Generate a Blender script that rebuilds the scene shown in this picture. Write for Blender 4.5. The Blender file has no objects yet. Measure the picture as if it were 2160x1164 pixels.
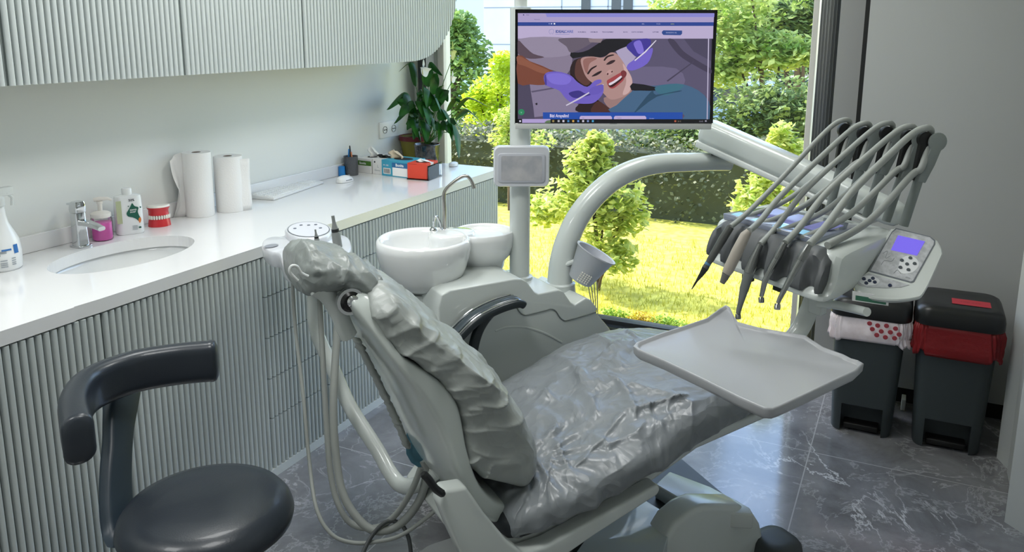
import bpy, bmesh, math, random
from mathutils import Vector, Matrix, noise
from math import sin, cos, pi, radians, sqrt

C = bpy.context.scene.collection
SC = bpy.context.scene
V = Vector
# ------------------------------------------------------------------ camera
FPX, PITCH, YAW, ROLL, CY0 = 1739.4, 0.20239, -0.45439, 0.002793, 418.0
CAM = V((0, 0, 1.65))
cp, sp, cyw, syw = cos(PITCH), sin(PITCH), cos(YAW), sin(YAW)
FWD = V((syw * cp, cyw * cp, -sp)); RT = V((cyw, -syw, 0)); UP = RT.cross(FWD)
R2 = RT * cos(ROLL) + UP * sin(ROLL); U2 = UP * cos(ROLL) - RT * sin(ROLL)
cam = bpy.data.objects.new('camera', bpy.data.cameras.new('camera')); C.objects.link(cam)
cam.data.sensor_width = 36; cam.data.lens = 36 * FPX / 2160
cam.data.shift_y = -(582 - CY0) / 2160
cam.data.clip_start = 0.02; cam.data.clip_end = 200
M = Matrix((( R2.x, U2.x, -FWD.x, CAM.x), (R2.y, U2.y, -FWD.y, CAM.y), (R2.z, U2.z, -FWD.z, CAM.z), (0, 0, 0, 1)))
cam.matrix_world = M
SC.camera = cam
SC.view_settings.view_transform = 'Standard'; SC.view_settings.look = 'None'
SC.view_settings.gamma = 1; SC.view_settings.exposure = 0.0
# ------------------------------------------------------------------ sky, sun
wd = bpy.data.worlds.new('sky'); SC.world = wd; wd.use_nodes = True
nt = wd.node_tree; bg = nt.nodes['Background']
sky = nt.nodes.new('ShaderNodeTexSky'); sky.sky_type = 'NISHITA'; sky.sun_disc = False
sky.sun_elevation = radians(52); sky.sun_rotation = radians(-80); sky.air_density = 1.2; sky.dust_density = 1.0
nt.links.new(sky.outputs[0], bg.inputs[0]); bg.inputs[1].default_value = 0.8
sun = bpy.data.objects.new('sun', bpy.data.lights.new('sun', 'SUN')); C.objects.link(sun)
sun.data.energy = 7.5; sun.data.angle = radians(0.6); sun.data.color = (1, .96, .88)
sdir = V((-0.66, 0.02, 0.75)).normalized()
sun.rotation_euler = sdir.to_track_quat('Z', 'Y').to_euler(); sun.location = (-8, 6, 9)
LAMP_W = 14.0      # watts of each ceiling panel
CEIL = 2.75
PANELS = [(-0.95, 1.0), (-0.95, 2.75), (-2.0, 0.2), (-2.0, 2.0)]
for i, (lx, ly) in enumerate(PANELS):
    L = bpy.data.objects.new('ceiling_lamp_light', bpy.data.lights.new('ceiling_lamp_light', 'AREA')); C.objects.link(L)
    L.data.shape = 'SQUARE'; L.data.size = 0.56; L.data.energy = LAMP_W; L.data.color = (1, .99, .985)
    L.location = (lx, ly, CEIL - 0.035)

# ------------------------------------------------------------------ measuring helpers
def ray(x, y): return R2 * ((x - 1080) / FPX) + U2 * ((CY0 - y) / FPX) + FWD
AZ = radians(35); CA = V((sin(AZ), cos(AZ), 0)); CP_ = V((-cos(AZ), sin(AZ), 0)); CO = V((-1.0, 1.80, 0))
def cw(u, v, z): return CO + CA * u + CP_ * v + V((0, 0, z))
def at(x, y, k, d):
    """point seen at (x, y) of the 2160x1164 photograph that lies on the plane k = d"""
    r = ray(x, y)
    if k == 'x': t = (d - CAM.x) / r.x
    elif k == 'y': t = (d - CAM.y) / r.y
    elif k == 'z': t = (d - CAM.z) / r.z
    elif k == 'v': t = (CO + CP_ * d - CAM).dot(CP_) / r.dot(CP_)
    elif k == 'd': h = V((syw, cyw, 0)); t = (d - CAM.dot(h)) / r.dot(h)
    return CAM + r * t
# ------------------------------------------------------------------ materials
def lin(c):
    if isinstance(c, str):
        c = [int(c[i:i + 2], 16) / 255 for i in (0, 2, 4)]
    return tuple(((v / 12.92) if v <= .04045 else ((v + .055) / 1.055) ** 2.4) for v in c[:3])
MATS = {}
def mat(name, col=None, rough=.5, metal=0, coat=0, bump=None, vary=None, spec=None, trans=0, ior=1.45, emit=0, alpha=1):
    if name in MATS: return MATS[name]
    m = bpy.data.materials.new(name); m.use_nodes = True; n = m.node_tree.nodes; l = m.node_tree.links
    b = n['Principled BSDF']; c = lin(col)
    b.inputs['Base Color'].default_value = (*c, 1); b.inputs['Roughness'].default_value = rough
    b.inputs['Metallic'].default_value = metal; b.inputs['Coat Weight'].default_value = coat
    b.inputs['Coat Roughness'].default_value = .08
    b.inputs['Transmission Weight'].default_value = trans; b.inputs['IOR'].default_value = ior
    b.inputs['Alpha'].default_value = alpha
    if spec is not None: b.inputs['Specular IOR Level'].default_value = spec
    if emit:
        b.inputs['Emission Color'].default_value = (*c, 1); b.inputs['Emission Strength'].default_value = emit
    tc = n.new('ShaderNodeTexCoord')
    nz = n.new('ShaderNodeTexNoise'); l.new(tc.outputs['Object'], nz.inputs['Vector'])
    if vary:
        c2, sc = lin(vary[0]), vary[1]
        nz.inputs['Scale'].default_value = sc; nz.inputs['Detail'].default_value = 5
        rp = n.new('ShaderNodeValToRGB'); rp.color_ramp.elements[0].position = .38; rp.color_ramp.elements[1].position = .62
        rp.color_ramp.elements[0].color = (*c, 1); rp.color_ramp.elements[1].color = (*c2, 1)
        l.new(nz.outputs['Fac'], rp.inputs['Fac']); l.new(rp.outputs['Color'], b.inputs['Base Color'])
    else:
        nz.inputs['Scale'].default_value = 9
        mr = n.new('ShaderNodeMapRange'); mr.inputs['To Min'].default_value = max(0, rough - .03); mr.inputs['To Max'].default_value = min(1, rough + .03)
        l.new(nz.outputs['Fac'], mr.inputs['Value']); l.new(mr.outputs['Result'], b.inputs['Roughness'])
    if bump:
        sc, st = bump; n2 = n.new('ShaderNodeTexNoise'); n2.inputs['Scale'].default_value = sc; n2.inputs['Detail'].default_value = 6
        l.new(tc.outputs['Object'], n2.inputs['Vector'])
        bp = n.new('ShaderNodeBump'); bp.inputs['Strength'].default_value = st; bp.inputs['Distance'].default_value = .01
        l.new(n2.outputs['Fac'], bp.inputs['Height']); l.new(bp.outputs['Normal'], b.inputs['Normal'])
    MATS[name] = m; return m
def emis(col, k=1.0):
    key = 'screen_%s_%.2f' % (col, k)
    if key in MATS: return MATS[key]
    m = bpy.data.materials.new(key); m.use_nodes = True; n = m.node_tree.nodes
    b = n['Principled BSDF']; b.inputs['Base Color'].default_value = (.01, .01, .012, 1); b.inputs['Roughness'].default_value = .25
    b.inputs['Emission Color'].default_value = (*lin(col), 1); b.inputs['Emission Strength'].default_value = k
    MATS[key] = m; return m
def leafmat(name, c1, c2, tr=.45, sc=6):
    m = bpy.data.materials.new(name); m.use_nodes = True; n = m.node_tree.nodes; l = m.node_tree.links
    b = n['Principled BSDF']; b.inputs['Roughness'].default_value = .45
    gi = n.new('ShaderNodeTexCoord'); nz = n.new('ShaderNodeTexNoise'); nz.inputs['Scale'].default_value = sc; nz.inputs['Detail'].default_value = 3
    l.new(gi.outputs['Object'], nz.inputs['Vector'])
    rp = n.new('ShaderNodeValToRGB'); rp.color_ramp.elements[0].position = .35; rp.color_ramp.elements[1].position = .65
    rp.color_ramp.elements[0].color = (*lin(c1), 1); rp.color_ramp.elements[1].color = (*lin(c2), 1)
    l.new(nz.outputs['Fac'], rp.inputs['Fac']); l.new(rp.outputs['Color'], b.inputs['Base Color'])
    t = n.new('ShaderNodeBsdfTranslucent'); l.new(rp.outputs['Color'], t.inputs['Color'])
    mx = n.new('ShaderNodeMixShader'); mx.inputs[0].default_value = tr
    l.new(b.outputs[0], mx.inputs[1]); l.new(t.outputs[0], mx.inputs[2]); l.new(mx.outputs[0], n['Material Output'].inputs[0])
    MATS[name] = m; return m
def glassmat(name, tint=(1, 1, 1), refl=1.0, rough=0.0):
    m = bpy.data.materials.new(name); m.use_nodes = True; n = m.node_tree.nodes; l = m.node_tree.links
    n.remove(n['Principled BSDF'])
    t = n.new('ShaderNodeBsdfTransparent'); t.inputs[0].default_value = (*tint, 1)
    g = n.new('ShaderNodeBsdfGlossy'); g.inputs['Roughness'].default_value = rough
    f = n.new('ShaderNodeFresnel'); f.inputs[0].default_value = 1.45
    mm = n.new('ShaderNodeMath'); mm.operation = 'MULTIPLY'; mm.inputs[1].default_value = refl; l.new(f.outputs[0], mm.inputs[0])
    mx = n.new('ShaderNodeMixShader'); l.new(mm.outputs[0], mx.inputs[0]); l.new(t.outputs[0], mx.inputs[1]); l.new(g.outputs[0], mx.inputs[2])
    l.new(mx.outputs[0], n['Material Output'].inputs[0]); MATS[name] = m; return m

# ------------------------------------------------------------------ object helpers
WP = {}
def place(o, c, parent=None):
    WP[o] = V(c)
    if parent is not None:
        o.parent = parent; o.matrix_parent_inverse = Matrix.Translation(-WP[parent])
    o.location = c
def tag(o, label=None, cat=None, group=None, kind=None):
    if label: o['label'] = label
    if cat: o['category'] = cat
    if group: o['group'] = group
    if kind: o['kind'] = kind
    return o
def thing(name, label, cat, loc, group=None):
    o = bpy.data.objects.new(name, None); C.objects.link(o); o.empty_display_size = .05
    place(o, V(loc)); return tag(o, label, cat, group)
def mk(name, verts, faces, m, parent=None, smooth=True, ang=35, bevel=0, seg=2, base=False, mi=None, sub=0, solid=0):
    me = bpy.data.meshes.new(name)
    verts = [V(v) for v in verts]
    lo = V((min(v[i] for v in verts) for i in range(3))); hi = V((max(v[i] for v in verts) for i in range(3)))
    c = (lo + hi) / 2
    if parent is None or base: c.z = lo.z
    me.from_pydata([v - c for v in verts], [], faces)
    bm = bmesh.new(); bm.from_mesh(me); bmesh.ops.recalc_face_normals(bm, faces=bm.faces); bm.to_mesh(me); bm.free()
    ms = m if isinstance(m, (list, tuple)) else [m]
    for x in ms: me.materials.append(x)
    if mi: me.polygons.foreach_set('material_index', mi)
    if smooth:
        me.polygons.foreach_set('use_smooth', [True] * len(me.polygons)); 
        if not bevel: me.set_sharp_from_angle(angle=radians(ang))
    me.update()
    o = bpy.data.objects.new(name, me); C.objects.link(o); place(o, c, parent)
    if solid:
        s = o.modifiers.new('solid', 'SOLIDIFY'); s.thickness = solid; s.offset = 0
    if bevel:
        b = o.modifiers.new('bevel', 'BEVEL'); b.width = bevel; b.segments = seg; b.limit_method = 'ANGLE'; b.angle_limit = radians(28)
    if sub:
        s = o.modifiers.new('sub', 'SUBSURF'); s.levels = sub; s.render_levels = sub
    return o
class MB:
    def __init__(s): s.v = []; s.f = []; s.mi = []; s.cur = 0
    def add(s, v, f):
        k = len(s.v); s.v += [V(x) for x in v]; s.f += [tuple(i + k for i in q) for q in f]; s.mi += [s.cur] * len(f); return s
    def box(s, lo, hi, fr=None):
        p = [V((x, y, z)) for z in (lo[2], hi[2]) for y in (lo[1], hi[1]) for x in (lo[0], hi[0])]
        if fr: p = [fr(q) for q in p]
        return s.add(p, [(0, 2, 3, 1), (4, 5, 7, 6), (0, 1, 5, 4), (2, 6, 7, 3), (0, 4, 6, 2), (1, 3, 7, 5)])
    def prism(s, poly, h0, h1, fr=None):
        """poly: list of 2-D points; extruded from h0 to h1 along the third axis of the frame"""
        n = len(poly); p = [V((a, b, h0)) for a, b in poly] + [V((a, b, h1)) for a, b in poly]
        if fr: p = [fr(q) for q in p]
        return s.add(p, [tuple(range(n))[::-1], tuple(range(n, 2 * n))] + [(i, (i + 1) % n, n + (i + 1) % n, n + i) for i in range(n)])
    def loft(s, rings, closed=True, caps=True):
        n = len(rings[0]); v = [p for r in rings for p in r]; f = []
        for i in range(len(rings) - 1):
            for j in range(n if closed else n - 1):
                a = i * n + j; b = i * n + (j + 1) % n
                f.append((a, b, b + n, a + n))
        if caps and closed:
            f.append(tuple(range(n))[::-1]); f.append(tuple((len(rings) - 1) * n + j for j in range(n)))
        return s.add(v, f)
    def tube(s, pts, r, n=12, caps=True, flat=1.0, up=None):
        pts = [V(p) for p in pts]; rr = r if isinstance(r, (list, tuple)) else [r] * len(pts)
        rings = []; prev = None
        for i, p in enumerate(pts):
            t = (pts[min(i + 1, len(pts) - 1)] - pts[max(i - 1, 0)]).normalized()
            if prev is None:
                a = V(up) if up else (V((0, 0, 1)) if abs(t.z) < .9 else V((1, 0, 0)))
                e = (a - t * a.dot(t)).normalized()
            else:
                e = (prev - t * prev.dot(t)).normalized()
            prev = e; f = t.cross(e)
            rings.append([p + (e * cos(2 * pi * k / n) + f * sin(2 * pi * k / n) * flat) * rr[i] for k in range(n)])
        return s.loft(rings, caps=caps)
    def lathe(s, prof, c, n=24, axis=(0, 0, 1), sx=1, sy=1, ex=None, caps=True):
        ax = V(axis).normalized(); e = V(ex) if ex else (V((1, 0, 0)) if abs(ax.x) < .9 else V((0, 1, 0)))
        e = (e - ax * e.dot(ax)).normalized(); f = ax.cross(e); c = V(c)
        rings = [[c + ax * h + e * (r * sx * cos(2 * pi * k / n)) + f * (r * sy * sin(2 * pi * k / n)) for k in range(n)] for r, h in prof]
        return s.loft(rings, caps=caps)
    def build(s, name, m, parent=None, **k):
        return mk(name, s.v, s.f, m, parent, mi=(s.mi if isinstance(m, (list, tuple)) else None), **k)
def fr_of(o, ex, ey, ez):
    o, ex, ey, ez = V(o), V(ex), V(ey), V(ez)
    return lambda p: o + ex * p[0] + ey * p[1] + ez * p[2]
def spl(pts, n=6, closed=False):
    pts = [V(p) for p in pts]; out = []; N = len(pts)
    rng = range(N if closed else N - 1)
    for i in rng:
        if closed: p0, p1, p2, p3 = (pts[(i + k - 1) % N] for k in range(4))
        else: p0, p1, p2, p3 = pts[max(i - 1, 0)], pts[i], pts[i + 1], pts[min(i + 2, N - 1)]
        for k in range(n):
            t = k / n
            out.append(.5 * ((2 * p1) + (p2 - p0) * t + (2 * p0 - 5 * p1 + 4 * p2 - p3) * t * t + (3 * p1 - p0 - 3 * p2 + p3) * t ** 3))
    if not closed: out.append(pts[-1])
    return out
def interp(tab, t):
    """piecewise-linear table [(t, a, b, ...)]"""
    if t <= tab[0][0]: return tab[0][1:]
    for p, q in zip(tab, tab[1:]):
        if t <= q[0]:
            k = (t - p[0]) / (q[0] - p[0]); k = k * k * (3 - 2 * k) if False else k
            return tuple(a + (b - a) * k for a, b in zip(p[1:], q[1:]))
    return tab[-1][1:]
def rrect(w, h, r, n=5, c=(0, 0)):
    out = []
    for (sx, sy, a0) in ((1, 1, 0), (-1, 1, pi / 2), (-1, -1, pi), (1, -1, 1.5 * pi)):
        for k in range(n + 1):
            a = a0 + k * pi / 2 / n
            out.append((c[0] + sx * (w / 2 - r) + r * cos(a), c[1] + sy * (h / 2 - r) + r * sin(a)))
    return out
class Paint:
    """flat printed / displayed picture: coloured shapes on a plane, each a hair above the last"""
    def __init__(s, o, ex, ey, step=.00012):
        s.o, s.ex, s.ey = V(o), V(ex), V(ey); s.n = s.ex.cross(s.ey).normalized(); s.v = []; s.f = []; s.mi = []; s.m = []; s.l = 0; s.step = step
    def _m(s, m):
        if m not in s.m: s.m.append(m)
        return s.m.index(m)
    def poly(s, pts, m, smooth=0):
        if smooth: pts = [(p.x, p.y) for p in spl([(a, b, 0) for a, b in pts], smooth, True)]
        s.l += 1; k = len(s.v); s.v += [s.o + s.ex * a + s.ey * b + s.n * (s.l * s.step) for a, b in pts]
        s.f.append(tuple(range(k, k + len(pts)))); s.mi.append(s._m(m))
    def rect(s, x0, y0, x1, y1, m): s.poly([(x0, y0), (x1, y0), (x1, y1), (x0, y1)], m)
    def circ(s, x, y, r, m, n=16, ry=None): s.poly([(x + r * cos(2 * pi * k / n), y + (ry or r) * sin(2 * pi * k / n)) for k in range(n)], m)
    def line(s, pts, w, m):
        pts = [V((a, b, 0)) for a, b in pts]
        L, Rr = [], []
        for i, p in enumerate(pts):
            t = (pts[min(i + 1, len(pts) - 1)] - pts[max(i - 1, 0)]).normalized(); q = V((-t.y, t.x, 0)) * w / 2
            L.append(((p + q).x, (p + q).y)); Rr.append(((p - q).x, (p - q).y))
        s.poly(L + Rr[::-1], m)
    def text(s, body, x, y, h, m, align='LEFT', flip=1, bold=0, sx=1):
        cu = bpy.data.curves.new('t', 'FONT'); cu.body = body; cu.size = 1; cu.align_x = align; cu.resolution_u = 2; cu.offset = bold
        ob = bpy.data.objects.new('t', cu); C.objects.link(ob)
        me = bpy.data.meshes.new_from_object(ob)
        s.l += 1; k = len(s.v)
        for v in me.vertices:
            s.v.append(s.o + s.ex * (x + v.co.x * h * 1.35 * sx) + s.ey * (y + v.co.y * h * 1.35 * flip) + s.n * (s.l * s.step))
        for p in me.polygons: s.f.append(tuple(k + i for i in p.vertices)); s.mi.append(s._m(m))
        bpy.data.objects.remove(ob); bpy.data.curves.remove(cu); bpy.data.meshes.remove(me)
    def build(s, name, parent=None, **k):
        return mk(name, s.v, s.f, s.m, parent, smooth=False, mi=s.mi, **k)
def copy_tree(o, dloc=V((0, 0, 0)), parent=None, rotz=0):
    c = o.copy(); C.objects.link(c)
    if parent is not None: c.parent = parent
    else: c.location = o.location + dloc; c.rotation_euler.z = rotz
    for ch in list(KIDS(o)): copy_tree(ch, parent=c)
    return c
def KIDS(o): return [x for x in bpy.data.objects if x.parent == o]
def fbm(p, s=1.0, o=3):
    return noise.fractal(V(p) * s, 1.0, 2.0, o)
def crease(p, s, sharp=1.6):
    """0..1 sharp ridged folds"""
    w = noise.noise_vector(V(p) * s * .5) * .55
    n1 = 1 - abs(noise.noise(V(p) * s + w) * 2)
    n2 = 1 - abs(noise.noise(V(p) * s * 2.1 + w * 2 + V((7, 3, 1))) * 2)
    return max(0, n1) ** sharp * .65 + max(0, n2) ** sharp * .35

# ------------------------------------------------------------------ materials used all over
white_plastic = mat('white_plastic', 'd6dad8', .28, coat=.3)
unit_white = mat('unit_white', 'c9cfcc', .25, coat=.4)
shell_white = mat('shell_white', 'c4cbc7', .22, coat=.5)
ceramic = mat('ceramic', 'e8eaea', .08, coat=.8)
dark_plastic = mat('dark_plastic', '1b1d1f', .4)
grey_plastic = mat('grey_plastic', '8b8e8e', .45)
whip_grey = mat('whip_grey', '7d8482', .45)
hose_grey = mat('hose_grey', '979b97', .5)
chrome = mat('chrome', 'd2d4d6', .08, metal=1)
steel = mat('steel', 'b0aca6', .22, metal=1)
wall_white = mat('wall_white', 'e2e4e0', .6, bump=(60, .02))
wall_grey = mat('wall_grey', 'b3b5b4', .65, bump=(60, .02))
black_m = mat('black_recess', '050505', .6)
# ------------------------------------------------------------------ floor of veined stone tiles
fm = bpy.data.materials.new('stone_tile'); fm.use_nodes = True
n = fm.node_tree.nodes; l = fm.node_tree.links; b = n['Principled BSDF']
tc = n.new('ShaderNodeTexCoord')
geo = n.new('ShaderNodeNewGeometry')
def veins(scale, dist, lo, hi, off):
    mp = n.new('ShaderNodeMapping'); mp.inputs['Location'].default_value = (off, off * .7, 0); mp.inputs['Rotation'].default_value = (0, 0, .6)
    l.new(geo.outputs['Position'], mp.inputs['Vector'])
    nz = n.new('ShaderNodeTexNoise'); nz.inputs['Scale'].default_value = scale; nz.inputs['Detail'].default_value = 9; nz.inputs['Roughness'].default_value = .62; nz.inputs['Distortion'].default_value = dist
    l.new(mp.outputs[0], nz.inputs['Vector'])
    a = n.new('ShaderNodeMath'); a.operation = 'SUBTRACT'; a.inputs[1].default_value = .5; l.new(nz.outputs['Fac'], a.inputs[0])
    c = n.new('ShaderNodeMath'); c.operation = 'ABSOLUTE'; l.new(a.outputs[0], c.inputs[0])
    r = n.new('ShaderNodeMapRange'); r.inputs['From Min'].default_value = lo; r.inputs['From Max'].default_value = hi; r.inputs['To Min'].default_value = 1; r.inputs['To Max'].default_value = 0
    l.new(c.outputs[0], r.inputs['Value']); return r
v1 = veins(1.5, .9, 0, .010, 3); v2 = veins(3.6, .7, 0, .014, 11)
cl = n.new('ShaderNodeTexNoise'); cl.inputs['Scale'].default_value = 3.5; cl.inputs['Detail'].default_value = 8; cl.inputs['Roughness'].default_value = .65; cl.inputs['Distortion'].default_value = .6
l.new(geo.outputs['Position'], cl.inputs['Vector'])
cr = n.new('ShaderNodeValToRGB'); cr.color_ramp.elements[0].position = .3; cr.color_ramp.elements[1].position = .72
cr.color_ramp.elements[0].color = (*lin('5e5e60'), 1); cr.color_ramp.elements[1].color = (*lin('8a8a8e'), 1)
l.new(cl.outputs['Fac'], cr.inputs['Fac'])
# vein strength is broken up
br = n.new('ShaderNodeTexNoise'); br.inputs['Scale'].default_value = 2.2; l.new(geo.outputs['Position'], br.inputs['Vector'])
bm_ = n.new('ShaderNodeMapRange'); bm_.inputs['From Min'].default_value = .42; bm_.inputs['From Max'].default_value = .65; l.new(br.outputs['Fac'], bm_.inputs['Value'])
mu = n.new('ShaderNodeMath'); mu.operation = 'MULTIPLY'; l.new(v1.outputs[0], mu.inputs[0]); l.new(bm_.outputs[0], mu.inputs[1])
mu2 = n.new('ShaderNodeMath'); mu2.operation = 'MULTIPLY'; mu2.inputs[1].default_value = .30; l.new(v2.outputs[0], mu2.inputs[0])
mxm = n.new('ShaderNodeMath'); mxm.operation = 'MAXIMUM'; l.new(mu.outputs[0], mxm.inputs[0]); l.new(mu2.outputs[0], mxm.inputs[1])
mc = n.new('ShaderNodeMix'); mc.data_type = 'RGBA'; mc.inputs['B'].default_value = (*lin('cfcfd2'), 1)
l.new(mxm.outputs[0], mc.inputs['Factor']); l.new(cr.outputs['Color'], mc.inputs['A'])
# grout lines: x = -0.257 + 1.2 k, y = 3.24 + 0.8 k
sx = n.new('ShaderNodeSeparateXYZ'); l.new(geo.outputs['Position'], sx.inputs[0])
def grout(out, o, p):
    a = n.new('ShaderNodeMath'); a.operation = 'SUBTRACT'; a.inputs[1].default_value = o - p / 2; l.new(out, a.inputs[0])
    d = n.new('ShaderNodeMath'); d.operation = 'FLOORED_MODULO'; d.inputs[1].default_value = p; l.new(a.outputs[0], d.inputs[0])
    e = n.new('ShaderNodeMath'); e.operation = 'SUBTRACT'; e.inputs[1].default_value = p / 2; l.new(d.outputs[0], e.inputs[0])
    f = n.new('ShaderNodeMath'); f.operation = 'ABSOLUTE'; l.new(e.outputs[0], f.inputs[0])
    g = n.new('ShaderNodeMath'); g.operation = 'LESS_THAN'; g.inputs[1].default_value = .0022; l.new(f.outputs[0], g.inputs[0]); return g
g1 = grout(sx.outputs['X'], -.257, 1.2); g2 = grout(sx.outputs['Y'], 3.24, .8)
gm = n.new('ShaderNodeMath'); gm.operation = 'MAXIMUM'; l.new(g1.outputs[0], gm.inputs[0]); l.new(g2.outputs[0], gm.inputs[1])
mg = n.new('ShaderNodeMix'); mg.data_type = 'RGBA'; mg.inputs['B'].default_value = (*lin('a5a5a6'), 1)
l.new(gm.outputs[0], mg.inputs['Factor']); l.new(mc.outputs['Result'], mg.inputs['A']); l.new(mg.outputs['Result'], b.inputs['Base Color'])
b.inputs['Roughness'].default_value = .12; b.inputs['IOR'].default_value = 1.75; b.inputs['Specular IOR Level'].default_value = .6
def struct(name, lo, hi, m, **k):
    return tag(MB().box(lo, hi).build(name, m, smooth=False, **k), kind='structure')
XL, XR, YB, YW = -2.69, 0.62, -1.6, 4.26
struct('floor', (XL - .2, YB - .2, -.12), (XR + .2, YW + .04, 0), fm)
struct('ceiling', (XL - .2, YB - .2, CEIL), (XR + .2, YW + .12, CEIL + .2), wall_white)
struct('wall_left', (XL - .18, YB, 0), (XL, YW + .06, CEIL), wall_white)
struct('wall_right', (XR, YB, 0), (XR + .18, YW + .06, CEIL), wall_grey)
struct('wall_front', (XL, YB - .18, 0), (XR, YB, CEIL), wall_white)
struct('wall_back', (-.212, 3.88, .075), (XR, 4.06, CEIL), wall_grey)
struct('baseboard_back', (-.20, 3.90, 0), (XR, 4.05, .075), mat('baseboard_black', '0b0c0c', .4))
# boxed column between window and grey wall; black strip paints in its shadow gap
struct('trim_1', (-.345, 4.08, 0), (-.235, 4.28, CEIL), mat('pillar_grey', '9b9c9b', .5))
struct('shadow_gap_strip', (-.234, 3.95, 0), (-.2125, 4.2, CEIL), black_m)
# stepped door panels on the right
dm = mat('door_grey', 'b4b6b5', .45)
def fprism(name, poly, z0, z1, m):
    return tag(MB().prism(poly, z0, z1).build(name, m, smooth=False), kind='structure')
fprism('trim_3', [(.411, 3.518), (.455, 3.402), (XR, 3.402), (XR, 3.518)], .0, CEIL, dm)
fprism('trim_4', [(.401, 3.03), (.455, 2.975), (XR, 2.975), (XR, 3.03)], 0.0, CEIL, dm)
fprism('door_1', [(.437, 3.40), (.437, 3.20), (XR, 3.20), (XR, 3.40)], 0.004, 2.3, dm)
# ------------------------------------------------------------------ window
alu = mat('window_frame_white', 'd9d6cf', .4); alu_d = mat('window_frame_dark', '3a3d3f', .4, metal=.4)
wroot = thing('window_1', None, None, (-1.5, YW, 0)); wroot['kind'] = 'structure'
f = MB()
for x0, x1 in ((-.478, -.452), (-2.56, -2.516)):
    f.box((x0, YW - .03, .0), (x1, YW + .05, CEIL))
f.build('window_frame', alu, wroot, smooth=False, bevel=.003)
f = MB(); f.box((-2.52, YW - .02, 0), (-.47, YW + .05, .035)); f.box((-2.52, YW - .03, CEIL - .08), (-.47, YW + .05, CEIL)); f.build('window_rail', alu_d, wroot, smooth=False, bevel=.003)
f = MB(); f.box((-2.52, YW - .09, .0), (-.47, YW - .02, .012)); f.build('window_sill', mat('sill_stone', '24282a', .15), wroot, smooth=False)
gl = glassmat('window_glass', (.985, .995, .99))
f = MB(); f.add([(-2.52, YW, .03), (-.47, YW, .03), (-.47, YW, CEIL - .06), (-2.52, YW, CEIL - .06)], [(0, 1, 2, 3)]); f.build('window_glass', gl, wroot, smooth=False)
struct('wall_window_left', (XL, YW - .02, 0), (-2.56, YW + .06, CEIL), wall_white)['label'] = 'white wall strip left of the window'
bpy.data.objects['wall_window_left'].name = 'trim_5'
# stacked dark vertical blinds, left and right of the glass
blind_m = mat('blind_dark', '828386', .5)
def blinds(x0, x1, y, n_, label, z0=.03):
    t = thing('vertical_blind', label, 'blind', ((x0 + x1) / 2, y, z0), None)
    for k in range(n_):
        x = x0 + (x1 - x0) * (k + .5) / n_; w = (x1 - x0) / n_
        s = MB(); pts = []
        prof = [(-.42 * w, -.035), (-.15 * w, -.012), (.1 * w, .014), (.4 * w, .038), (.47 * w, .036), (.18 * w, .010), (-.08 * w, -.015), (-.35 * w, -.038)]
        s.prism([(x + a, y + b_) for a, b_ in prof], z0, CEIL - .06); s.build('blind_slat', blind_m, t, ang=50)
    MB().box((x0 - .01, y - .03, CEIL - .06), (x1 + .01, y + .03, CEIL)).build('blind_rail', alu_d, t, smooth=False)
blinds(-.435, -.352, 4.17, 6, 'dark grey vertical blind slats stacked at the right end of the window')
blinds(-2.628, -2.562, 4.16, 6, 'dark vertical blind slats stacked behind the potted plants', .90)
# ceiling lamps (the panels that light the room)
panel_glow = emis('f2fffa', 3.5)
for i, (lx, ly) in enumerate(PANELS):
    t = thing('ceiling_lamp', 'square white ceiling light panel above ' + ['the camera side of the room', 'the floor next to the cuspidor', 'the near end of the long counter', 'the counter washbasin'][i], 'ceiling light', (lx, ly, CEIL - .03), None)
    MB().box((lx - .31, ly - .31, CEIL - .024), (lx + .31, ly + .31, CEIL)).build('lamp_frame', white_plastic, t, smooth=False, bevel=.003)
    MB().box((lx - .285, ly - .285, CEIL - .028), (lx + .285, ly + .285, CEIL - .022)).build('diffuser', panel_glow, t, smooth=False)

# ------------------------------------------------------------------ fluted cabinets
flute = mat('fluted_lacquer', 'c3cac9', .42)
flute_groove = mat('groove_floor_dark', '5f6766', .6)  # groove floors coloured darker than the slats for stronger contrast
def ribs_poly(y0, y1, x, pitch=.0222, depth=.0125):
    """plan profile of a fluted board: rounded slats, narrow grooves; (x, y) pairs along the front"""
    n_ = max(1, round((y1 - y0) / pitch)); p = (y1 - y0) / n_; out = []
    for k in range(n_):
        a = y0 + k * p
        for t, d in ((.0, 0), (.30, 0), (.33, .55), (.39, .85), (.50, 1), (.66, 1), (.80, 1), (.92, .85), (.985, .5)):
            out.append((x - depth + d * depth, a + t * p))
    out.append((x - depth, y1)); return out
def fluted(name, y0, y1, z0, z1, x, parent, m=flute, th=.024, cut=None):
    mb = MB()
    fp = ribs_poly(y0, y1, x)
    poly = fp + [(x - th, y1), (x - th, y0)]
    mb.prism(poly, z0, z1)
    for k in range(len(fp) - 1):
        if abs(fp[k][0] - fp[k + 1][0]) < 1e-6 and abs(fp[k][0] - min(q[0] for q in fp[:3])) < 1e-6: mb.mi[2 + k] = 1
    return mb.build(name, [m, flute_groove], parent, ang=50)
XF, XU = -2.035, -2.35
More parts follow.
